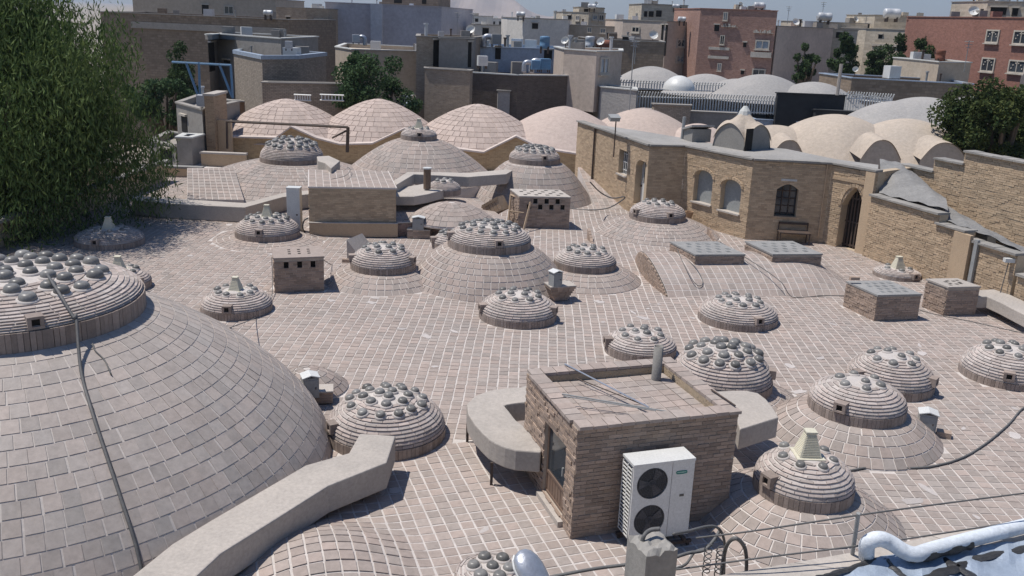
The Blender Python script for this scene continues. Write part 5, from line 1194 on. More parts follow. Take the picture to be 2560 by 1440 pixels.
# --- left
town('long brown brick building behind the tall tree', [(250, 88), (722, 84)], 30, B_BROWN, 14, [(0, 330, 62, 700, 78, 'band')], trim=B_CONC, cop=B_CONC)
town('brown building set back above the long brick one', [(330, 112), (690, 112)], -15, B_SAND, 10, [(0, 505, 12, 522, 38, 'dark'), (0, 560, 14, 585, 36)], cop=B_CONC)
town('brown house with a blue window left of the grey block', [(690, 96), (765, 95), (820, 97)], 18, B_TAN, 10, [(1, 783, 46, 808, 62), (0, 716, 42, 726, 60, 'dark')])
town('small grey rendered building with a water tank behind the brown one', [(600, 125), (680, 125)], 8, B_PINKW, 8, [(0, 618, 15, 626, 32, 'dark'), (0, 634, 15, 642, 32, 'dark')])
gblock, _, _ = town('tall lilac-grey block with a pale vertical strip and no windows', [(813, 100), (1104, 103)], 6, B_GREY, 22, cop=B_GREY)
x0, x1 = D(926, 10, 99.9)[0], D(955, 10, 99.9)[0]; MB().box(I4, x0, x1, 99.9, 100.4, -5, D(940, 9, 100)[2]).build('pale_strip', B_LGREY, gblock)
town('dark roof house on top of the lilac-grey block', [(955, 112), (1096, 112)], -14, B_BROWN, 8, [(0, 985, -8, 1005, 8, 'dark'), (0, 1055, -8, 1066, 10, 'dark')], base=4)
town('bare concrete house with an open doorway behind the blue swing frame', [(519, 66), (541, 62), (702, 64)], 88, B_CONC, 8, [(0, 522, 105, 538, 178, 'dark'), (1, 560, 150, 575, 158, 'dark')], cop=PALEP)
town('rough pale brick shed with foil along its roof edge', [(584, 58), (655, 52), (744, 54)], 134, B_ROUGH, 6, cop=FOIL, coph=.25)
town('low rough brick wall house below the foil-edged shed', [(655, 50.5), (880, 52)], 208, B_ROUGH, 1.0, cop=B_CONC)
town('low tan house with a bent duct cooler on its roof', [(838, 76), (880, 72), (1062, 74)], 118, B_SAND, 9, [(1, 930, 152, 938, 165, 'dark')], cop=PALEP)
town('old brown brick house with a dark side wall in the middle distance', [(1041, 66), (1100, 60), (1186, 62)], 92, B_TAN, 7, [(0, 1083, 100, 1099, 168, 'dark')], cop=B_CONC)
town('dark side wall of the old brown brick house', [(1098, 59.4), (1182, 61)], 97, B_CONC, 1.5, [(0, 1170, 105, 1178, 168, 'dark')])
town('ruined low brick wall stub in front of the old brown house', [(1062, 56), (1175, 55)], 172, B_TAN, 1.2, cop=B_CONC)
town('long dark brown brick wall of a flat-roofed house', [(1170, 58), (1295, 57), (1514, 60)], 182, B_DARK, 10, cop=PALEP)
town('foil-covered roof house behind the long dark wall', [(1186, 72), (1412, 74)], 118, FOIL, 8, [(0, 1238, 118, 1252, 148, 'dark'), (0, 1360, 125, 1380, 150, 'dark')], base=1, cop=FOIL)
town('tan cube house with a tall window on the long dark roof', [(1410, 66), (1492, 64), (1556, 67)], 124, B_PINKW, 5, [(1, 1498, 143, 1520, 185)], base=2, cop=PALEP)
town('white rendered wall house far behind the foil roof', [(1186, 112), (1312, 112)], 62, B_WHITE, 8, [(0, 1206, 70, 1222, 88, 'dark')])
town('small white house with a pale end wall', [(1268, 104), (1310, 101), (1420, 104)], 44, B_WHITE, 8, [(1, 1330, 58, 1345, 72, 'dark')])
town('sandy low house row in the far middle', [(1395, 108), (1570, 106)], 62, B_SAND, 9, [(0, 1410, 68, 1424, 80), (0, 1468, 68, 1480, 82), (0, 1500, 70, 1515, 84)])
town('cream house with a roof storey and a water tank on top', [(1408, 122), (1472, 118), (1512, 122)], 30, B_CREAM, 9, [(0, 1418, 38, 1428, 52, 'dark'), (0, 1440, 38, 1450, 52), (1, 1480, 36, 1492, 50), (1, 1496, 36, 1508, 52)])
town('cream roof storey of the far middle house', [(1448, 121), (1510, 122)], 18, B_CREAM, 5, [(0, 1460, 22, 1470, 30, 'dark')], base=8)
town('tan building with a vertical strip of dark windows', [(1558, 102), (1668, 98), (1752, 101)], 50, B_PINKW, 10, [(0, 1652, 62, 1657, 140, 'dark'), (0, 1662, 62, 1667, 140, 'dark'), (0, 1580, 66, 1600, 82), (1, 1692, 98, 1712, 118, 'arch'), (1, 1690, 138, 1710, 156, 'arch'), (1, 1730, 100, 1748, 118)])
town('brown wall house in front of the striped-window building', [(1480, 90), (1662, 88)], 98, B_BROWN, 8, [(0, 1556, 92, 1572, 102, 'dark')])
town('cream upper storey right of the striped-window building', [(1605, 126), (1720, 126)], 10, B_CREAM, 8, [(0, 1610, 28, 1618, 42, 'dark'), (0, 1622, 28, 1634, 42, 'dark'), (0, 1640, 26, 1654, 42, 'dark'), (0, 1690, 14, 1706, 28)])
rblock, _, _ = town('red brick building with boxed windows and two rows of lettering', [(1752, 95), (1944, 92)], 22, B_RED, 10, [(0, 1808, 30, 1820, 52), (0, 1800, 88, 1812, 112), (0, 1793, 158, 1804, 178), (0, 1888, 100, 1924, 124, 'box'), (0, 1880, 172, 1914, 192, 'box'), (0, 1858, 106, 1866, 118, 'dark'), (0, 1852, 176, 1860, 186, 'dark'), (0, 1772, 118, 1824, 125, 'band'), (0, 1770, 140, 1822, 147, 'band'), (0, 1786, 62, 1798, 78, 'dark')], cop=B_RED2)
town('cream stair tower on the roof of the red brick building', [(1858, 97), (1924, 97)], 24, B_CREAM, 5, [(0, 1886, 36, 1896, 60, 'dark')], base=7)
town('plain pinkish side wall next to the red brick building', [(1944, 92), (2030, 98), (2084, 101)], 66, B_PINKW, 9)
town('cream back wall house behind the ivy', [(2028, 104), (2145, 103)], 72, B_CREAM, 9, [(0, 2090, 80, 2105, 95, 'dark')])
town('low cream roof storey with a dark tank', [(2012, 120), (2170, 118)], 54, B_CREAM, 8, [(0, 2150, 90, 2166, 108), (0, 2130, 140, 2150, 165)])
town('large cream stone building with layered roofs at the right', [(2166, 112), (2330, 106), (2398, 112)], 72, B_CREAM, 12, [(0, 2196, 86, 2206, 96, 'dark'), (0, 2180, 112, 2320, 118, 'band')])
town('cream upper block of the layered stone building', [(2188, 118), (2312, 116), (2345, 119)], 38, B_CREAM, 8, [(0, 2164, 60, 2174, 70, 'dark')], base=5)
town('dark red brick apartment house at the right edge', [(2440, 84), (2580, 78)], 44, B_RED2, 12, [(0, 2466, 74, 2499, 108, 'arch'), (0, 2534, 76, 2575, 112, 'arch'), (0, 2454, 144, 2488, 180, 'arch'), (0, 2522, 150, 2565, 184, 'arch')], cop=B_RED2)
town('cream roof rooms on the dark red apartment house', [(2470, 88), (2580, 86)], 4, B_CREAM, 6, [(0, 2476, 18, 2516, 38, 'dark'), (0, 2530, 20, 2545, 40, 'dark')], base=8)
town('low brown wall house under the trees on the right', [(2130, 72), (2434, 70)], 196, B_BROWN, 6, [(0, 2406, 210, 2424, 238, 'dark')], cop=FOIL)
town('sandy shed with a sloping metal ramp', [(2310, 76), (2348, 73), (2428, 75)], 152, B_SAND, 5, cop=PALEP)
town('grey concrete wall block left of the white picket fence', [(1502, 57), (1592, 55)], 218, PLASTG, 2.5, cop=PALEP)
town('low ruined rubble wall behind the fourth dome', [(1288, 61), (1372, 60)], 254, B_TAN, 1, cop=B_SAND)
town('grey pillar ruin behind the far domes, left one', [(1133, 57), (1160, 57)], 232, PLASTG, 1.2); town('grey pillar ruin behind the far domes, right one', [(1245, 57), (1275, 57)], 228, PLASTG, 1.2)
town('brown wall between the two pillar ruins', [(1160, 58), (1245, 58)], 246, B_BROWN, 1)
town('brown timber-faced wall behind the leftmost far dome', [(528, 56), (1000, 56)], 252, mat('orange_timber', (.26, .15, .085), (.2, .12, .07), scale=1, fine=8, rv=.05), .8, cop=B_CONC)
town('grey rendered garden house left of the brick pier', [(440, 52), (505, 49)], 258, B_CONC, 5, [(0, 455, 290, 468, 330, 'dark')], cop=B_CONC)
town('lower grey wall left of the brick pier', [(441, 47.5), (478, 47.5)], 345, B_CONC, 1.5, cop=PALEP)
town('low dark shed with a ragged roof left of the brick pier', [(372, 50), (440, 48)], 352, B_CONC, 4, [(0, 402, 372, 430, 410, 'dark')])
town('low foil-roofed house behind the second far dome', [(1010, 62), (1130, 62)], 262, FOIL, 5, cop=FOIL)
# far edge of the town: a strip of small pale houses towards the hill
for k in range(26):
    px = 1100 + k * 58 + random.uniform(-14, 14); Y = 190 + random.uniform(0, 130); yt = 52 + .04 * (px - 1280) + random.uniform(-9, 9)
    town(['far pale house on the skyline, %s along the row' % w for w in ('first', 'second', 'third', 'fourth', 'fifth', 'sixth', 'seventh', 'eighth', 'ninth', 'tenth', 'eleventh', 'twelfth', 'thirteenth', 'fourteenth', 'fifteenth', 'sixteenth', 'seventeenth', 'eighteenth', 'nineteenth', 'twentieth', 'twenty-first', 'twenty-second', 'twenty-third', 'twenty-fourth', 'twenty-fifth', 'last')][k],
         [(px, Y), (px + random.uniform(50, 90), Y)], yt, random.choice([B_CREAM, B_WHITE, B_SAND, B_PINKW]), 10, [(0, px + 12, yt + 8, px + 20, yt + 16, 'dark'), (0, px + 30, yt + 8, px + 38, yt + 16, 'dark')], group='far houses on the skyline')
for (px, py, Y, w, v, lab) in ((1480, 16, 121, 20, False, 'pale water tank on the cream house in the far middle'), (1898, 14, 97, 26, False, 'steel water tank on the stair tower of the red brick building'), (2062, 42, 118, 34, False, 'dark water tank on the low cream roof'), (1362, 106, 66, 30, True, 'upright blue-grey water tank behind the long dark wall'),
        (1508, 110, 80, 34, False, 'rusty water tank behind the tan cube house'), (1475, 105, 80, 28, True, 'grey upright water tank behind the tan cube house'), (1302, 36, 101, 22, False, 'water tank on the small white house'), (1388, 64, 106, 18, False, 'small silver tank on the sandy house row'), (2505, 2, 88, 30, False, 'water tank on the dark red apartment house'),
        (670, 32, 84, 22, False, 'silver tank on the long brown building'), (2230, 34, 116, 40, False, 'long tank on the layered stone building'), (1705, 48, 98, 20, False, 'silver tank on the tan striped-window building'), (2352, 138, 76, 26, True, 'rusty barrel on the sandy shed'), (1690, 16, 126, 18, False, 'silver tank on the far cream upper storey')):
    tank(lab, px, py, Y, w, v, mat('rust_tank', (.22, .09, .06), None) if 'rusty' in lab else (BLUEP if 'blue' in lab else STEELP))
cooler('pale blue cooler with a bent duct on the low tan house', 890, 96, 72, 18, True, STEELP); cooler('large grey cooler on the foil roof', 1240, 98, 72, 24, True, METALG, -1); cooler('blue cooler with twin bent ducts on the long dark roof', 1362, 160, 59, 26, True, BLUEP, -1); cooler('second bent-duct cooler beside the blue one on the long dark roof', 1338, 162, 58.5, 22, True, BLUEP, -1)
cooler('white air cooler on legs above the low brown wall', 2230, 180, 72, 30, False, METALW); cooler('small white cooler on the foil roof edge', 1206, 152, 60, 24, False, METALW); cooler('small cooler on the rough pale shed', 722, 112, 60, 18, False, STEELP)
for (px, a, b, Y, lab) in ((1573, 90, 275, 56, 'tall thin aerial mast left of the flood lamp'), (1968, 15, 60, 118, 'thin aerial on the roof behind the pinkish wall'), (2056, 4, 36, 118, 'aerial above the dark water tank'), (1143, 30, 95, 100, 'thin antenna pole right of the grey block'), (1182, 32, 100, 104, 'slim pole in front of the white wall'), (1586, 100, 160, 80, 'street lamp pole before the brown wall'), (2410, 100, 180, 74, 'lamp pole beside the dark red apartment house'), (2164, 40, 60, 112, 'short aerial on the layered stone building')):
    mast(lab, px, a, b, Y)
g = D(2093, 238, 60); MB().tube([g, (g[0], 60, zat(g[0], 60, 160))], .11, 6).build('concrete_post', CONC, label='pale concrete post in front of the ivy', cat='post')
# lettering of the red building: two rows of small raised white strokes, built stroke by stroke
A_, B_ = np.array([D(1752, 22, 95)[0], 95.]), np.array([D(1944, 22, 92)[0], 92.])
for (x0, x1, y, n) in ((1804, 1842, 67, 9), (1884, 1930, 82, 11)):
    m = MB()
    for k in range(n):
        px = x0 + (x1 - x0) * k / n; s0, z0 = wallhit(A_, B_, px, y + .04 * (px - x0)); M = fr(A_[0], A_[1], 0, math.atan2(*(B_ - A_)[::-1])); hgt = random.choice((.16, .3, .22)); m.box(M, s0, s0 + random.choice((.07, .2)), -.16, -.02, z0, z0 + hgt); m.box(M, s0, s0 + .3, -.15, -.025, z0, z0 + .05)
    m.build('letter_row', TRIM, rblock)
BLK = bm('black_sheet', (.035, .037, .04))
# domes and roofs beyond the fence
for (px, yt, Y, R, zb, lab) in ((1632, 165, 80, 3.2, 1.0, 'grey dome far behind the picket fence, leftmost'), (1770, 184, 76, 3.2, .6, 'grey ribbed dome behind the fence, left of the red building'), (1845, 196, 74, 2.8, .4, 'low grey dome behind the fence, before the red building'), (1912, 185, 72, 3.8, .3, 'widest grey ribbed dome behind the fence'), (2040, 204, 70, 3.4, .2, 'grey dome behind the fence, below the small tree'),
                           (2318, 242, 62, 4.2, .2, 'grey plaster dome left of the leafy tree'), (2250, 252, 62, 3.6, .2, 'low grey plaster hump left of the leafy tree'), (2455, 240, 64, 4.2, .2, 'long grey plaster hump behind the leafy tree'), (2395, 318, 55, 3.0, .2, 'small grey plaster hump behind the leafy tree')):
    far_dome(lab, px, yt, Y, R * 1.15, D(px, yt, Y)[2] - .5 * R, PLASTG, PLASTG, 0, ex=1.15, group='far grey plaster domes')
far_dome('round white storage tank top behind the fence', 1700, 188, 68, 1.2, D(1700, 188, 68)[2] - 1.0, METALW, METALW, 0, ex=.6, group='white tank')
town('pale roof slab of the domed market behind the fence', [(1600, 82), (2440, 66)], 222, PLASTG, 30, cop=PLASTG)
town('sunlit silver roof sheet behind the wind cowl', [(1885, 58), (2130, 57)], 300, FOIL, 8, cop=FOIL)
def fence(label, x0, Y0, x1, Y1, ytop, ybot, n, lean=.12):
    Y0 += 7; Y1 += 7; a, b = D(x0, ytop, Y0), D(x1, ytop + (x1 - x0) * .04, Y1); zt = a[2]; h = zt - D(x0, ybot, Y0)[2]; t = thing('picket_fence', label, 'fence', ((a[0] + b[0]) / 2, (Y0 + Y1) / 2, zt - h)); m = MB()
    for k in range(n + 1):
        p = a + (b - a) * k / n; q = np.array([p[0], p[1], zt - h]); m.tube([q, q + np.array([0, 0, h * .8]), q + np.array([lean * .5, -lean, h])], .048, 4)
    m.build('picket', METALW, t, kind='stuff')
    for f in (.08, .72): MB().tube([(a[0], a[1], zt - h + h * f), (b[0], b[1], zt - h + h * f)], .035, 4).build('rail', METALW, t)
fence('white picket fence in front of the market roofs, nearer run', 1594, 57, 1945, 58, 228, 276, 50); fence('white picket fence on the upper terrace behind the nearer run', 1516, 64, 1920, 66, 198, 222, 58); fence('white picket fence right of the dark panel', 2118, 58, 2232, 57, 228, 290, 17)
fence('white picket fence running back along the market roof', 1930, 66, 2230, 58, 214, 228, 40)
town('black sheet panel in the picket fence', [(1945, 57.5), (2114, 57.5)], 234, BLK, .3, base=-2, cop=BLK); town('low dark wall below the picket fence', [(1600, 56), (1842, 55.5)], 274, B_CONC, .6, cop=B_CONC); town('rubble brick wall below the picket fence', [(1636, 54.5), (1728, 54.5)], 262, B_ROUGH, .6, cop=B_CONC); town('dark wall right of the black panel', [(2040, 57), (2232, 56)], 276, BLK, .6, cop=BLK)
# blue swing frame, white ladders
t = thing('swing_frame', 'blue steel swing frame on the roof behind the brick pier', 'swing frame', D(520, 240, 54)); z0 = D(500, 240, 54)
for (a, b) in (((430, 155), (578, 163)), ((497, 155), (500, 240)), ((465, 156), (494, 236)), ((577, 163), (582, 246)), ((548, 160), (580, 242))): MB().tube([D(*a, 54), D(*b, 54)], .07, 6).build('tube', BLUEP, t)
for (x0, x1, y, lab) in ((735, 778, 250, 'left white steel ladder lying behind the leftmost far dome'), (800, 860, 250, 'right white steel ladder lying behind the leftmost far dome')):
    t = thing('steel_ladder', lab, 'ladder', D(x0, y, 55)); a, b = D(x0, y, 55), D(x1, y + 2, 55)
    for dz in (0, .32): MB().tube([a + np.array([0, 0, dz]), b + np.array([0, 0, dz])], .04, 4).build('side_rail', METALW, t)
    for k in range(7): p = a + (b - a) * (k + .5) / 7; MB().tube([p, p + np.array([0, 0, .32])], .03, 4).build('rung', METALW, t)
# the hill on the horizon
m = MB(); ridge = [(640, 60), (740, 20), (800, 36), (900, 15), (1020, 30), (1090, 16), (1130, -10), (1190, -22), (1270, -8), (1330, 30), (1400, 46), (1500, 58), (1620, 62), (1760, 78)]
Yh = 4200.; top = [D(a, b, Yh + 200 * math.sin(a)) for (a, b) in ridge]; top = smooth_pts(top, 6); k = len(top); ft = [np.array([p[0] * .93, p[1] - 900, -5.]) for p in top]
m.grid(lambda u, v: (lambda i: top[i] * v ** .9 + ft[i] * (1 - v ** .9) + np.array([0, 0, 14 * math.sin(u * 60) * v * (1 - v) * 4]))(round(u * (k - 1))), k - 1, 8); m.build('mountain', bm('bare_rock', (.30, .24, .20), scale=.004, fine=.05), kind='structure', smooth=False)

# ================================================================ trees
LEAF = {}
def leafmat(name, c1, c2):
    m = bpy.data.materials.new(name); m.use_nodes = True; N = m.node_tree.nodes; L = m.node_tree.links; b = N['Principled BSDF']; b.inputs['Roughness'].default_value = .7; b.inputs['Specular IOR Level'].default_value = .12
    at = N.new('ShaderNodeAttribute'); at.attribute_name = 'rnd'; mx = N.new('ShaderNodeMix'); mx.data_type = 'RGBA'; mx.inputs[6].default_value = (*c1, 1); mx.inputs[7].default_value = (*c2, 1); L.new(at.outputs['Fac'], mx.inputs[0]); L.new(mx.outputs[2], b.inputs['Base Color'])
    tr = N.new('ShaderNodeBsdfTranslucent'); L.new(mx.outputs[2], tr.inputs[0]); ms = N.new('ShaderNodeMixShader'); ms.inputs[0].default_value = .22; L.new(b.outputs[0], ms.inputs[1]); L.new(tr.outputs[0], ms.inputs[2]); L.new(ms.outputs[0], N['Material Output'].inputs[0]); return m
L_PEP = leafmat('feathery_leaf', (.05, .09, .028), (.15, .20, .066)); L_DK = leafmat('dark_leaf', (.03, .055, .022), (.075, .115, .045)); L_YEL = leafmat('flowering_leaf', (.03, .055, .02), (.10, .115, .035)); L_GRN = leafmat('bush_leaf', (.035, .07, .03), (.09, .14, .06))
BARK = mat('bark', (.12, .09, .065), None, scale=3, fine=20, rv=.1, bump=.4)
def tree(label, c, rad, n, leaf, material, name='tree', base=-5., clumps=40, droop=.0, trunk=True, slim=.35, seed=1, cat='tree', group=None, fill=.35):
    rg = np.random.default_rng(seed); c = np.array(c, float); rad = np.array(rad, float)
    t = thing(name, label, cat, (c[0], c[1], base), group=group)
    d = rg.normal(size=(clumps, 3)); d /= np.linalg.norm(d, axis=1)[:, None]; rr = rg.uniform(fill, .92, clumps)[:, None] ** .6; cc = c + d * rr * rad; cr = rg.uniform(.18, .36, clumps)[:, None] * rad.mean()
    k = rg.integers(0, clumps, n); o = rg.normal(size=(n, 3)); o /= np.linalg.norm(o, axis=1)[:, None]; o *= rg.uniform(.1, 1., (n, 1)) ** .5; P = cc[k] + o * cr[k]; P[:, 2] -= droop * np.abs(rg.normal(size=n)) * cr[k][:, 0] * .8
    ax = rg.normal(size=(n, 3)); ax[:, 2] -= droop * 2.2; ax /= np.linalg.norm(ax, axis=1)[:, None]; s = np.cross(ax, rg.normal(size=(n, 3))); s /= np.linalg.norm(s, axis=1)[:, None] + 1e-9
    ln = leaf * rg.uniform(.6, 1.3, (n, 1)); a = P - ax * ln / 2; b = P + ax * ln / 2; w = s * ln * slim / 2
    V = np.stack([a, P + w, b, P - w], 1).reshape(-1, 3) - MW[t][:3, 3]; me = bpy.data.meshes.new('crown'); me.vertices.add(4 * n); me.vertices.foreach_set('co', V.astype(np.float32).ravel()); me.loops.add(4 * n); me.loops.foreach_set('vertex_index', np.arange(4 * n, dtype=np.int32)); me.polygons.add(n); me.polygons.foreach_set('loop_start', np.arange(0, 4 * n, 4, dtype=np.int32)); me.update(calc_edges=True)
    at = me.attributes.new('rnd', 'FLOAT', 'FACE'); at.data.foreach_set('value', np.clip(rg.normal(.4, .25, n) + (rg.random(clumps)[k] - .5) * .5, 0, 1).astype(np.float32)); me.materials.append(material); link('crown', me, t, MW[t])
    if trunk:
        m = MB(); h = c[2] - base; tr_ = .045 * h + .1; p0 = np.array([c[0], c[1], base]); p1 = np.array([c[0] + .1 * rad[0], c[1], base + h * .55]); m.tube(smooth_pts([p0, (p0 + p1) / 2 + np.array([.1, .05, 0]), p1], 4), [tr_ * (1 - .05 * i) for i in range(9)], 8)
        for i in range(min(14, clumps)): m.tube(smooth_pts([p1 - np.array([0, 0, h * .1]), (p1 + cc[i]) / 2 + np.array([0, 0, .3]), cc[i]], 4), [tr_ * .45 * (1 - .1 * j) for j in range(9)], 5)
        m.build('trunk', BARK, t)
    return t
tree('tall feathery green tree filling the upper left corner', (-19.6, 33, 4.5), (6.3, 4.8, 5.9), 320000, .24, L_PEP, base=-5, clumps=210, droop=.95, slim=.2, seed=3, fill=.02)
c = D(950, 210, 58); tree('round dark green bush tree behind the second far dome', (c[0], c[1], c[2] - .3), (3.1, 2.2, 1.7), 9000, .22, L_GRN, clumps=26, seed=5, slim=.5)
c = D(890, 185, 59); tree('thin pointed green tree left of the round bush', (c[0], c[1], c[2]), (.8, .8, 1.6), 2500, .2, L_GRN, clumps=14, seed=6, slim=.5)
c = D(468, 190, 66); tree('slim dark conifer behind the blue swing frame', (c[0], c[1], c[2] - .5), (1.4, 1.4, 3.4), 6000, .28, L_DK, clumps=26, seed=7, droop=.2)
c = D(400, 250, 58); tree('leafy shrub between the tall tree and the garden house', (c[0], c[1], c[2]), (2.4, 2, 1.6), 6000, .22, L_GRN, clumps=20, seed=8, slim=.5)
c = D(2470, 318, 46); tree('leafy tree with yellowish flowers at the right edge', (c[0] + .6, c[1], c[2]), (2.9, 2.6, 1.9), 34000, .22, L_YEL, clumps=50, seed=9, slim=.42)
c = D(2012, 160, 86); tree('small ragged tree against the pinkish wall', (c[0], c[1], c[2]), (1.5, 1.2, 1.7), 2600, .26, L_DK, clumps=16, seed=10, slim=.5, fill=.1)
c = D(2262, 150, 92); tree('round bluish-green tree in front of the layered stone building', (c[0], c[1], c[2]), (3.0, 2.5, 2.3), 9000, .26, L_DK, clumps=26, seed=11, slim=.5)
c = D(2108, 150, 90); tree('tall rectangular column of dark ivy, left one', (c[0], c[1], c[2]), (1.35, .6, 2.7), 7000, .26, L_DK, name='ivy_column', clumps=40, seed=12, slim=.6, trunk=False, cat='ivy', base=-5, group='dark ivy columns')
c = D(2182, 165, 92); tree('shorter column of dark ivy beside the round tree', (c[0], c[1], c[2]), (.9, .6, 1.9), 3500, .26, L_DK, name='ivy_column', clumps=24, seed=13, slim=.6, trunk=False, cat='ivy', base=-5, group='dark ivy columns')
c = D(1125, 50, 180); tree('far green tree clump right of the grey block', (c[0], c[1], c[2] - 2), (3.4, 2, 2.4), 2500, .5, L_DK, clumps=12, seed=14, slim=.6); c = D(1160, 55, 185); tree('second far green tree clump right of the grey block', (c[0], c[1], c[2] - 2), (2.8, 2, 2.0), 2000, .5, L_DK, clumps=12, seed=15, slim=.6)

# ================================================================ the viewer's own roof edge, bottom right
ZP = 4.6
def gp(x, y, z=ZP): return G(x, y, z)
fedge = [gp(1700, 1462), gp(1785, 1441), gp(2172, 1374), gp(2330, 1340), gp(2600, 1290)]
near = [np.array([p[0] * .2 + 1.0, 2.2, ZP]) for p in (fedge[0], fedge[-1])]
vb = thing('parapet', 'pale stone coping of the near roof edge at the bottom right', 'parapet', (fedge[2][0], fedge[2][1], 0))
poly = [tuple(p[:2] + np.array([0, -.02])) for p in fedge] + [(fedge[-1][0] + 1.5, 2.0), (fedge[0][0] - .4, 2.0)]
MB().prism(poly, 0, ZP - .10).build('wall', TAN, vb)
inn = [gp(1990, 1500), gp(2065, 1450), gp(2186, 1402), gp(2420, 1372), gp(2620, 1352)]
def strip(i, f0, f1):
    a, b, c_, d_ = fedge[i], fedge[i + 1], inn[i + 1], inn[i]; P = [a + (b - a) * f0, a + (b - a) * f1, d_ + (c_ - d_) * f1, d_ + (c_ - d_) * f0]; return P[::-1] if np.cross((P[1] - P[0])[:2], (P[2] - P[0])[:2]) < 0 else P
for i, n in ((0, 1), (1, 2), (2, 1), (3, 2)):
    for k in range(n):
        T = strip(i, k / n + .004, (k + 1) / n - .004); MB().slab(T, [p - np.array([0, 0, .095]) for p in T]).build('coping_slab', CONC, vb)
foil = thing('foil_roof', 'crumpled silver foil roof with black tar seams at the bottom right corner', 'roof', gp(2350, 1430))
fq = [gp(2010, 1500, ZP - .06), gp(2185, 1402, ZP + .02), gp(2420, 1374, ZP + .02), gp(2640, 1350, ZP + .02)]
lo = [gp(2010, 1620, ZP - .06), gp(2200, 1620, ZP - .06), gp(2440, 1620, ZP - .06), gp(2700, 1620, ZP - .06)]
fs, ls = smooth_pts(fq, 14), smooth_pts(lo, 14); nf = len(fs) - 1; rgf = np.random.default_rng(4); W = rgf.normal(size=(14, 4))
def foilpt(u, v):
    p = fs[round(u * nf)] * (1 - v) + ls[round(u * nf)] * v; z = sum(.0028 * math.sin(9 * w[0] * p[0] * 2.2 + 9 * w[1] * p[1] * 2.2 + w[2] * 6) for w in W); return p + np.array([0, 0, z + .02])
MB().grid(foilpt, nf, 40).build('foil_sheet', FOIL, foil, smooth=False)
def tar(pts, w, lift=.028): 
    P = [gp(*p, ZP + lift) for p in pts]; P = smooth_pts(P, 6); m = MB(); n = len(P) - 1; rg = np.random.default_rng(len(pts)); w *= .75; off = [(w * (1 + .2 * rg.normal()), w * (1 + .2 * rg.normal())) for _ in P]
    def f(u, v):
        i = round(u * n); t_ = P[min(i + 1, n)] - P[max(i - 1, 0)]; s = np.array([-t_[1], t_[0], 0]); s /= np.linalg.norm(s); return P[i] + s * (off[i][0] * (1 - v) - off[i][1] * v) + np.array([0, 0, .012 * math.sin(math.pi * v)])
    m.grid(f, n, 3); m.build('tar_seam', BITUM, foil)
tar([(2040, 1446), (2100, 1428), (2180, 1402), (2215, 1398)], .03); tar([(2215, 1400), (2245, 1428), (2275, 1460)], .035); tar([(2280, 1462), (2360, 1428), (2450, 1398), (2580, 1365)], .05); tar([(2345, 1388), (2400, 1420), (2450, 1455)], .05)
PW = mat('white_pipe_paint', (.66, .70, .74), (.56, .6, .64), scale=6, fine=30, rv=.02, rough=.6, stain=(.4, .41, .42), stain_amt=.5)
pt = [gp(2168, 1418, ZP - .15), gp(2166, 1385, ZP + .05), gp(2170, 1358, ZP + .16), gp(2195, 1347, ZP + .2), gp(2225, 1356, ZP + .17), gp(2260, 1378, ZP + .12), gp(2290, 1386, ZP + .10), gp(2330, 1374, ZP + .1), gp(2440, 1345, ZP + .1), gp(2590, 1308, ZP + .1)]
wp = thing('white_pipe', 'fat white painted pipe bending along the near roof edge, smeared with tar', 'pipe', pt[0]); MB().tube(smooth_pts(pt, 8), .052, 14).build('pipe_run', PW, wp, smooth=True)
MB().tube(smooth_pts([gp(2272, 1392, ZP + .085), gp(2300, 1392, ZP + .085), gp(2350, 1379, ZP + .085), gp(2400, 1366, ZP + .085), gp(2425, 1359, ZP + .085)], 6), [.038 + .005 * math.sin(i * .9) for i in range(25)], 8).build('tar_smear', BITUM, wp)
# concrete post with a chipped top, cables and the fence wires
pq = G(1632, 1352, 5.0); post = thing('concrete_post', 'chipped grey concrete post wrapped with cables at the bottom edge', 'post', (pq[0], pq[1], 0), .32)
PM = fr(pq[0], pq[1], 0, R_(24)); w = 57 / ppm(pq) * .80; rgp = np.random.default_rng(2); m = MB(); nn = 7
def ptop(u, v): return (PM @ np.array([-w + 2 * w * u, -w + 2 * w * v, 5.0 + (.006 * rgp.normal() if 0 < u < 1 and 0 < v < 1 else .008 * rgp.normal() - .02), 1]))[:3]
m.grid(ptop, nn, nn)
top_ = np.array(m.v).reshape(nn + 1, nn + 1, 3); ring = [top_[0, i] for i in range(nn)] + [top_[i, nn] for i in range(nn)] + [top_[nn, nn - i] for i in range(nn)] + [top_[nn - i, 0] for i in range(nn)]; k = len(ring)
m.add(ring + [np.array([p[0], p[1], 0.]) for p in ring], [(i, k + i, k + (i + 1) % k, (i + 1) % k) for i in range(k)]); m.build('shaft', CONC2, post)
MB().tube([(PM @ np.array([w * .35, -w, 4.72, 1]))[:3], (PM @ np.array([w * .55, -w - .14, 4.68, 1]))[:3]], .012, 6).build('bolt', METALG, post)
def wire(label, pts, r=.008, z=None, name='cable', k=8, material=CABLE): 
    P = [gp(p[0], p[1], p[2]) for p in pts]; return MB().tube(smooth_pts(P, k), r, 6).build(name, material, label=label, cat='cable', smooth=True)
wire('thick cable looped over the top of the concrete post', [(1650, 1470, 4.55), (1612, 1425, 4.72), (1600, 1400, 4.85), (1608, 1345, 5.02), (1625, 1326, 5.05), (1650, 1322, 5.06)], .014)
wire('black cable arching right from the post in front of the outdoor unit', [(1683, 1335, 4.9), (1720, 1328, 4.85), (1770, 1316, 4.8), (1795, 1320, 4.75), (1808, 1342, 4.65), (1812, 1372, 4.5), (1810, 1440, 4.3)], .010)
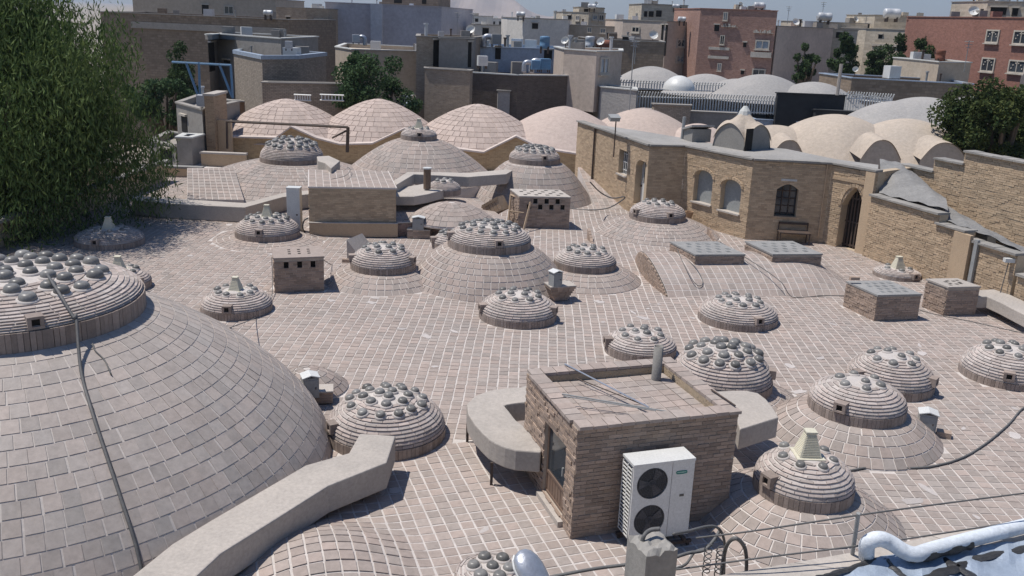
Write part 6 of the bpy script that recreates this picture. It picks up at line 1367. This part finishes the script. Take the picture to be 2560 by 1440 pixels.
wire('drooping black cable right of the post', [(1686, 1394, 4.6), (1720, 1383, 4.6), (1760, 1375, 4.6), (1785, 1350, 4.65), (1800, 1325, 4.7)], .012)
wire('lower drooping cable right of the post', [(1688, 1422, 4.5), (1715, 1410, 4.5), (1738, 1380, 4.55), (1770, 1370, 4.6)], .010)
wire('grey hose bent in an arch right of the post', [(1800, 1470, 4.3), (1808, 1400, 4.5), (1818, 1362, 4.7), (1838, 1346, 4.8), (1858, 1362, 4.7), (1866, 1395, 4.55), (1864, 1470, 4.3)], .014)
def coil(label, x, y0, y1, turns, z0, z1):
    a, b = gp(x, y0, z0), gp(x - 8, y1, z1); P = [a + (b - a) * t + np.array([.025 * math.cos(turns * 6.283 * t), 0, .025 * math.sin(turns * 6.283 * t)]) for t in np.linspace(0, 1, turns * 10)]; MB().tube(P, .004, 4).build('cable', CABLE, label=label, cat='cable')
coil('thin curly wire hanging right of the post, left one', 1772, 1365, 1440, 6, 4.7, 4.4); coil('thin curly wire hanging right of the post, right one', 1802, 1370, 1440, 6, 4.65, 4.4)
wire('upper fence wire stretched along the near roof edge', [(1740, 1345, 4.85), (1900, 1325, 4.9), (2145, 1288, 4.95), (2350, 1260, 4.95), (2600, 1228, 4.95)], .006); wire('lower fence wire stretched along the near roof edge', [(1690, 1424, 4.65), (1900, 1395, 4.68), (2135, 1366, 4.7), (2300, 1342, 4.7), (2600, 1295, 4.72)], .006)
wire('grey cable running left from the post above the tiles', [(1580, 1410, 4.65), (1500, 1420, 4.62), (1430, 1432, 4.6), (1340, 1450, 4.55)], .011)
a, b = gp(2134, 1370, 4.62), gp(2146, 1283, 4.97); MB().tube([a - np.array([0, 0, .2]), b], .014, 6).build('fence_rod', METALG, label='thin steel rod holding the fence wires at the near roof edge', cat='rod')
# street lamp head on an arm from the post
lc = G(1325, 1420, 4.6); ld_ = gp(1372, 1500, 4.45) - lc; ld_ /= np.linalg.norm(ld_); lamp = thing('street_lamp', 'silver street lamp head poking up at the bottom edge', 'street lamp', (pq[0], pq[1], 0))
zx = np.array([0, 0, 1.]) - ld_ * ld_[2]; zx /= np.linalg.norm(zx); sx_ = np.cross(ld_, zx); LM = np.eye(4); LM[:3, 0] = sx_; LM[:3, 1] = zx; LM[:3, 2] = ld_; LM[:3, 3] = lc; Lr = 40 / ppm(lc)
LMs = LM @ np.diag([1, .62, 1, 1]); prof_ = [(Lr * r, Lr * z) for (r, z) in ((.05, -1.25), (.42, -1.15), (.72, -.9), (.93, -.45), (1.0, .1), (.95, .8), (.8, 1.6), (.6, 2.4), (.4, 3.2))]
MB().rev(LMs, prof_, 24).build('lamp_head', ZINC, lamp, smooth=True); rim = [(LM @ np.array([1.02 * r * math.cos(a), -.02, z if a < 1 else z, 1]))[:3] for (r, z) in prof_[1:-1] for a in (0,)] ; MB().tube(rim, .008, 6).build('rim', METALW, lamp)
rim = [(LM @ np.array([-1.02 * r, -.02, z, 1]))[:3] for (r, z) in prof_[1:-1]]; MB().tube(rim, .008, 6).build('rim', METALW, lamp); e_ = (LM @ np.array([0, 0, Lr * 3.1, 1]))[:3]; MB().tube(smooth_pts([e_, e_ + ld_ * .3, np.array([pq[0] - .1, pq[1], 3.6]), np.array([pq[0], pq[1], 3.4])], 6), .03, 8).build('arm', ZINC, lamp)
lay_floor()
# ================================================================ dusty air
hz = MB().box(I4, -5500, 5500, -250, 8500, -6, 420).build('haze', None, kind='stuff')
hm = bpy.data.materials.new('dusty_air'); hm.use_nodes = True; N = hm.node_tree.nodes; N.remove(N['Principled BSDF']); pv_ = N.new('ShaderNodeVolumePrincipled')
pv_.inputs['Color'].default_value = (.72, .82, .98, 1); pv_.inputs['Density'].default_value = .00015; pv_.inputs['Anisotropy'].default_value = .2
hm.node_tree.links.new(pv_.outputs[0], N['Material Output'].inputs['Volume']); hz.data.materials.append(hm)
